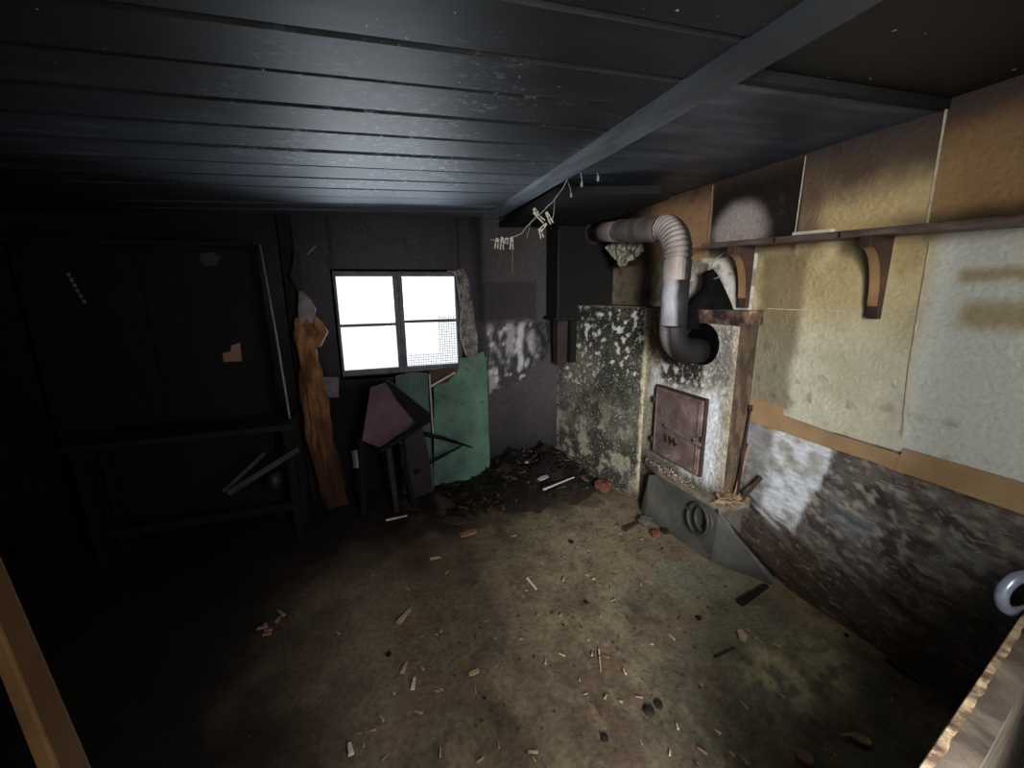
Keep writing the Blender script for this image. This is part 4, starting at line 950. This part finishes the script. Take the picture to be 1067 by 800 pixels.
stick('dark_strip', (924,687), (955,709), .014, M['iron'], 'dark metal strip along the foot of the right wall', 'strip', z=.012)
for i, p_ in enumerate([(268,655),(276,650),(283,656),(296,641),(288,648),(274,661)]):
    stick('brown_shard', (p_[0], p_[1]), (p_[0]+9*math.cos(i*1.3), p_[1]+5*math.sin(i*1.3)-2), .014, M['scrap'], 'brown shard in the small cluster on the dark left floor', 'shard', group='brown shards on the dark left floor')
for i, (p_, s_) in enumerate([((595,565),.03),((611,628),.022),((405,682),.022),((676,742),.04),((630,769),.028),((728,644),.024),((690,571),.015),((882,662),.02),((587,651),.012),((505,727),.012),((686,735),.03)]):
    c = onz(*p_); chunk('charcoal_lump', (c.x, c.y, 0), s_*.55, M['chipdk'], 'small black charcoal lump on the brown floor', 'charcoal', 30+i, group='charcoal lumps on the floor')
r = random.Random(21); k = 0
spots = [(425,614),(466,597),(535,559),(560,641),(523,696),(352,660),(402,790),(374,765),(604,709),(827,701),(789,634),(668,774),(775,793),(548,616),(507,648),(455,662),(460,658),(440,664),(388,600),(474,577),(672,573),(612,600)]
while len(spots) < 95:
    a = r.uniform(300, 930); b = r.uniform(545, 795)
    if b < 640+(a-760)*.68-40 and a > 680: continue
    if a < 560-(b-540)*.9: continue
    spots.append((a, b))
for s_ in spots:
    w = r.uniform(.003, .009); ln = r.uniform(.012, .035); c = onz(*s_); an = r.random()*3.14
    d = V((math.cos(an), math.sin(an), r.uniform(-.1, .1)))*ln/2; g = G(); z_ = V((0,0,.006))
    g.bar(c-d+z_, c+d+z_, w, w*.6, taper=r.uniform(.3, .9))
    pale_ = r.random()
    tag(g.obj('small_splinter', M['chip'] if pale_ > .3 else M['scrap']), 'tiny wood splinter scattered on the dusty floor', 'splinter', 'tiny splinters on the floor')
stuff_scatter('floor_crumbs', mat('dark crumbs', [(30,24,20),(74,60,48)], 40), (1.0, 1.75), (.95, 1.0), 420, .009, 0, 'dark crumbs and grit strewn over the dusty floor', 'grit', 9, 1.7)
stuff_scatter('wood_crumbs', mat('brown crumbs', [(60,44,34),(100,76,60)], 40), (1.35, 2.25), (.35, .28), 80, .014, 0, 'brown crumbs strewn on the floor before the stove', 'crumbs', 10, 2)

# ------------------------------------------------------------------ doorway pieces close to the camera
dj = thing('door_post', 'tan painted door post close by at the lower left', 'post', (-.40, .5, 0))
dd = .56
T1 = CAM+ray(0, 578)*.62; T2 = CAM+ray(96, 801)*.54
ed = (T2-T1).normalized()
a_top = T1-ed*.5; a_bot = T2+ed*(T2.z/(-ed.z)) if ed.z < 0 else T2
lf = V((-.052, .012, 0)); bk = V((-.05, -.03, 0))
def quadpost(off0, off1, m, nm):
    g = G(); p = [a_top+off0, a_top+off1, a_bot+off1, a_bot+off0]
    g.prism(p, (0,.012,0)); return g.obj(nm, m, dj)
for p in (a_bot,): p.z = 0.002
g = G(); w1 = V((-.043, .0, 0)); g.prism([a_top, a_top+w1, a_bot+w1, a_bot], V((-.024,.03,0))); g.obj('post_face', M['tandk'], dj, bevel=.002)
# lighter moulding on the post, fading out downward
B1 = CAM+ray(0, 615)*.585; B2 = CAM+ray(0, 690)*.585; B3 = CAM+ray(26, 690)*.575; 
g = G(); q0 = a_top.lerp(a_bot, .02); e1 = a_top+w1*.55; e2 = a_top.lerp(a_bot, .36)+w1*.55
g.prism([a_top+w1*.62, a_top+w1*1.02, a_bot+w1*1.02, a_bot+w1*.62], V((0,-.008,0))); g.obj('moulding', M['tan'], dj, bevel=.002)

dl = bpy.data.objects.new('door_1', None); COL.objects.link(dl); dl.location = (.6, .2, 0); dl['org'] = (.6, .2, 0); dl['kind'] = 'structure'
zd = .72
E1 = onz(1067, 638, zd); E2 = onz(958, 801, zd); dv = (E1-E2).normalized(); n_ = V((dv.y, -dv.x, 0))     # n_ points to the camera side
if n_.y > 0: n_ = -n_
q0 = E2-dv*.16; q1 = E1+dv*.36  # leaf lengthened out of view to shade the lower right wall
M['doorgrain'] = mat('weathered grey door wood', [(30,26,24),(58,50,44),(84,76,66),(112,100,84)], 5, .75, .8, .006, stretch=(1.2,1.2,14), dist=.8)
g = G(); g.prism([V((q0.x,q0.y,.03)), V((q1.x,q1.y,.03)), V((q1.x,q1.y,zd)), V((q0.x,q0.y,zd))], n_*.05); g.obj('door_leaf', M['doorgrain'], dl)
M['chipedge'] = mat('chipped ochre door edge', [(40,30,24),(84,68,54),(146,130,104),(172,158,130)], 22, .8, .8, .006, detail=9)
g = G(); N = 40
for i in range(N):
    a = q0.lerp(q1, i/N); b = q0.lerp(q1, (i+1)/N); wv = .013+.005*fb(i*.7, 3, 1)
    wv2 = .013+.005*fb((i+1)*.7, 3, 1)
    A = V((a.x,a.y,zd+.0015)); B = V((b.x,b.y,zd+.0015))
    g.add([A, B, B+n_*wv2, A+n_*wv], [(0,1,2,3)]); g.add([A+V((0,0,-.012))-n_*.001, B+V((0,0,-.012))-n_*.001, B-n_*.001, A-n_*.001], [(0,1,2,3)])
g.obj('chipped_edge', M['chipedge'], dl)
rc = CAM+ray(1066, 619)*(E1-CAM).length*1.0/ray(1066,619).length
rc = V((rc.x, rc.y, rc.z)); fwd = RM@V((0,1,0)); rt = RM@V((1,0,0)); upv = fwd.cross(rt)*-1
rr_ = 22/434*(rc-CAM).dot(fwd)
g = G(); g.tube(arc(rc, rr_, -.2, math.pi*1.75, tuple(rt), (0,0,1), 28), rr_*.26, 12); g.obj('ring_handle', M['steel'], dl, smooth=True)
g = G(); g.tube([rc+V((.02,.01,-rr_)), V((rc.x+.03, rc.y+.01, zd-.04))], .006, 10); g.obj('ring_staple', M['iron'], dl, smooth=True)

# ------------------------------------------------------------------ light
w = bpy.data.worlds.new('World'); SC.world = w; w.use_nodes = True
bg = w.node_tree.nodes['Background']; bg.inputs[0].default_value = (.93, .97, 1, 1); bg.inputs[1].default_value = 1.25
def area(name, loc, rot, sx, sy, e, col, spread=180):
    l = bpy.data.lights.new(name, 'AREA'); l.shape = 'RECTANGLE'; l.size = sx; l.size_y = sy; l.energy = e; l.color = col; l.spread = math.radians(spread)
    o = bpy.data.objects.new(name, l); COL.objects.link(o); o.location = loc; o.rotation_euler = rot; return o
o = area('ground_daylight', (.3, YB+.80, .42), (0,0,0), 2.0, .7, 150, (.80,.90,1)); o.rotation_euler = V((0,-.8,.75)).to_track_quat('-Z', 'Y').to_euler()
d = V((1.6, 2.2, -.35)).normalized(); o = area('doorway_daylight', (.50, -.42, 1.42), (0,0,0), .48, .9, 31, (1,.95,.88))
o.rotation_euler = d.to_track_quat('-Z', 'Y').to_euler()
o = area('doorway_fill', (-.45, -2.1, 1.9), (0,0,0), 1.1, 1.0, 450, (1,.98,.95)); o.rotation_euler = (V((1.5,2.2,.5))-V((-.45,-2.1,1.9))).to_track_quat('-Z', 'Y').to_euler()  # added fill lamp, brightens stove and floor through the doorway

# ------------------------------------------------------------------ camera
cd = bpy.data.cameras.new('Camera'); cam = bpy.data.objects.new('Camera', cd); COL.objects.link(cam)
cd.sensor_width = 36; cd.lens = F/1067*36; cd.clip_start = .02
R3 = Matrix((RM@V((1,0,0)), RM@V((0,0,1)), -(RM@V((0,1,0))))).transposed()
cam.matrix_world = Matrix.Translation(CAM) @ R3.to_4x4()
SC.camera = cam
for o in bpy.data.objects:
    if 'org' in o: del o['org']
SC.view_settings.view_transform = 'Standard'
SC.view_settings.exposure = 0
SC.cycles.use_denoising = True
SC.cycles.max_bounces = 6
SC.cycles.transparent_max_bounces = 12
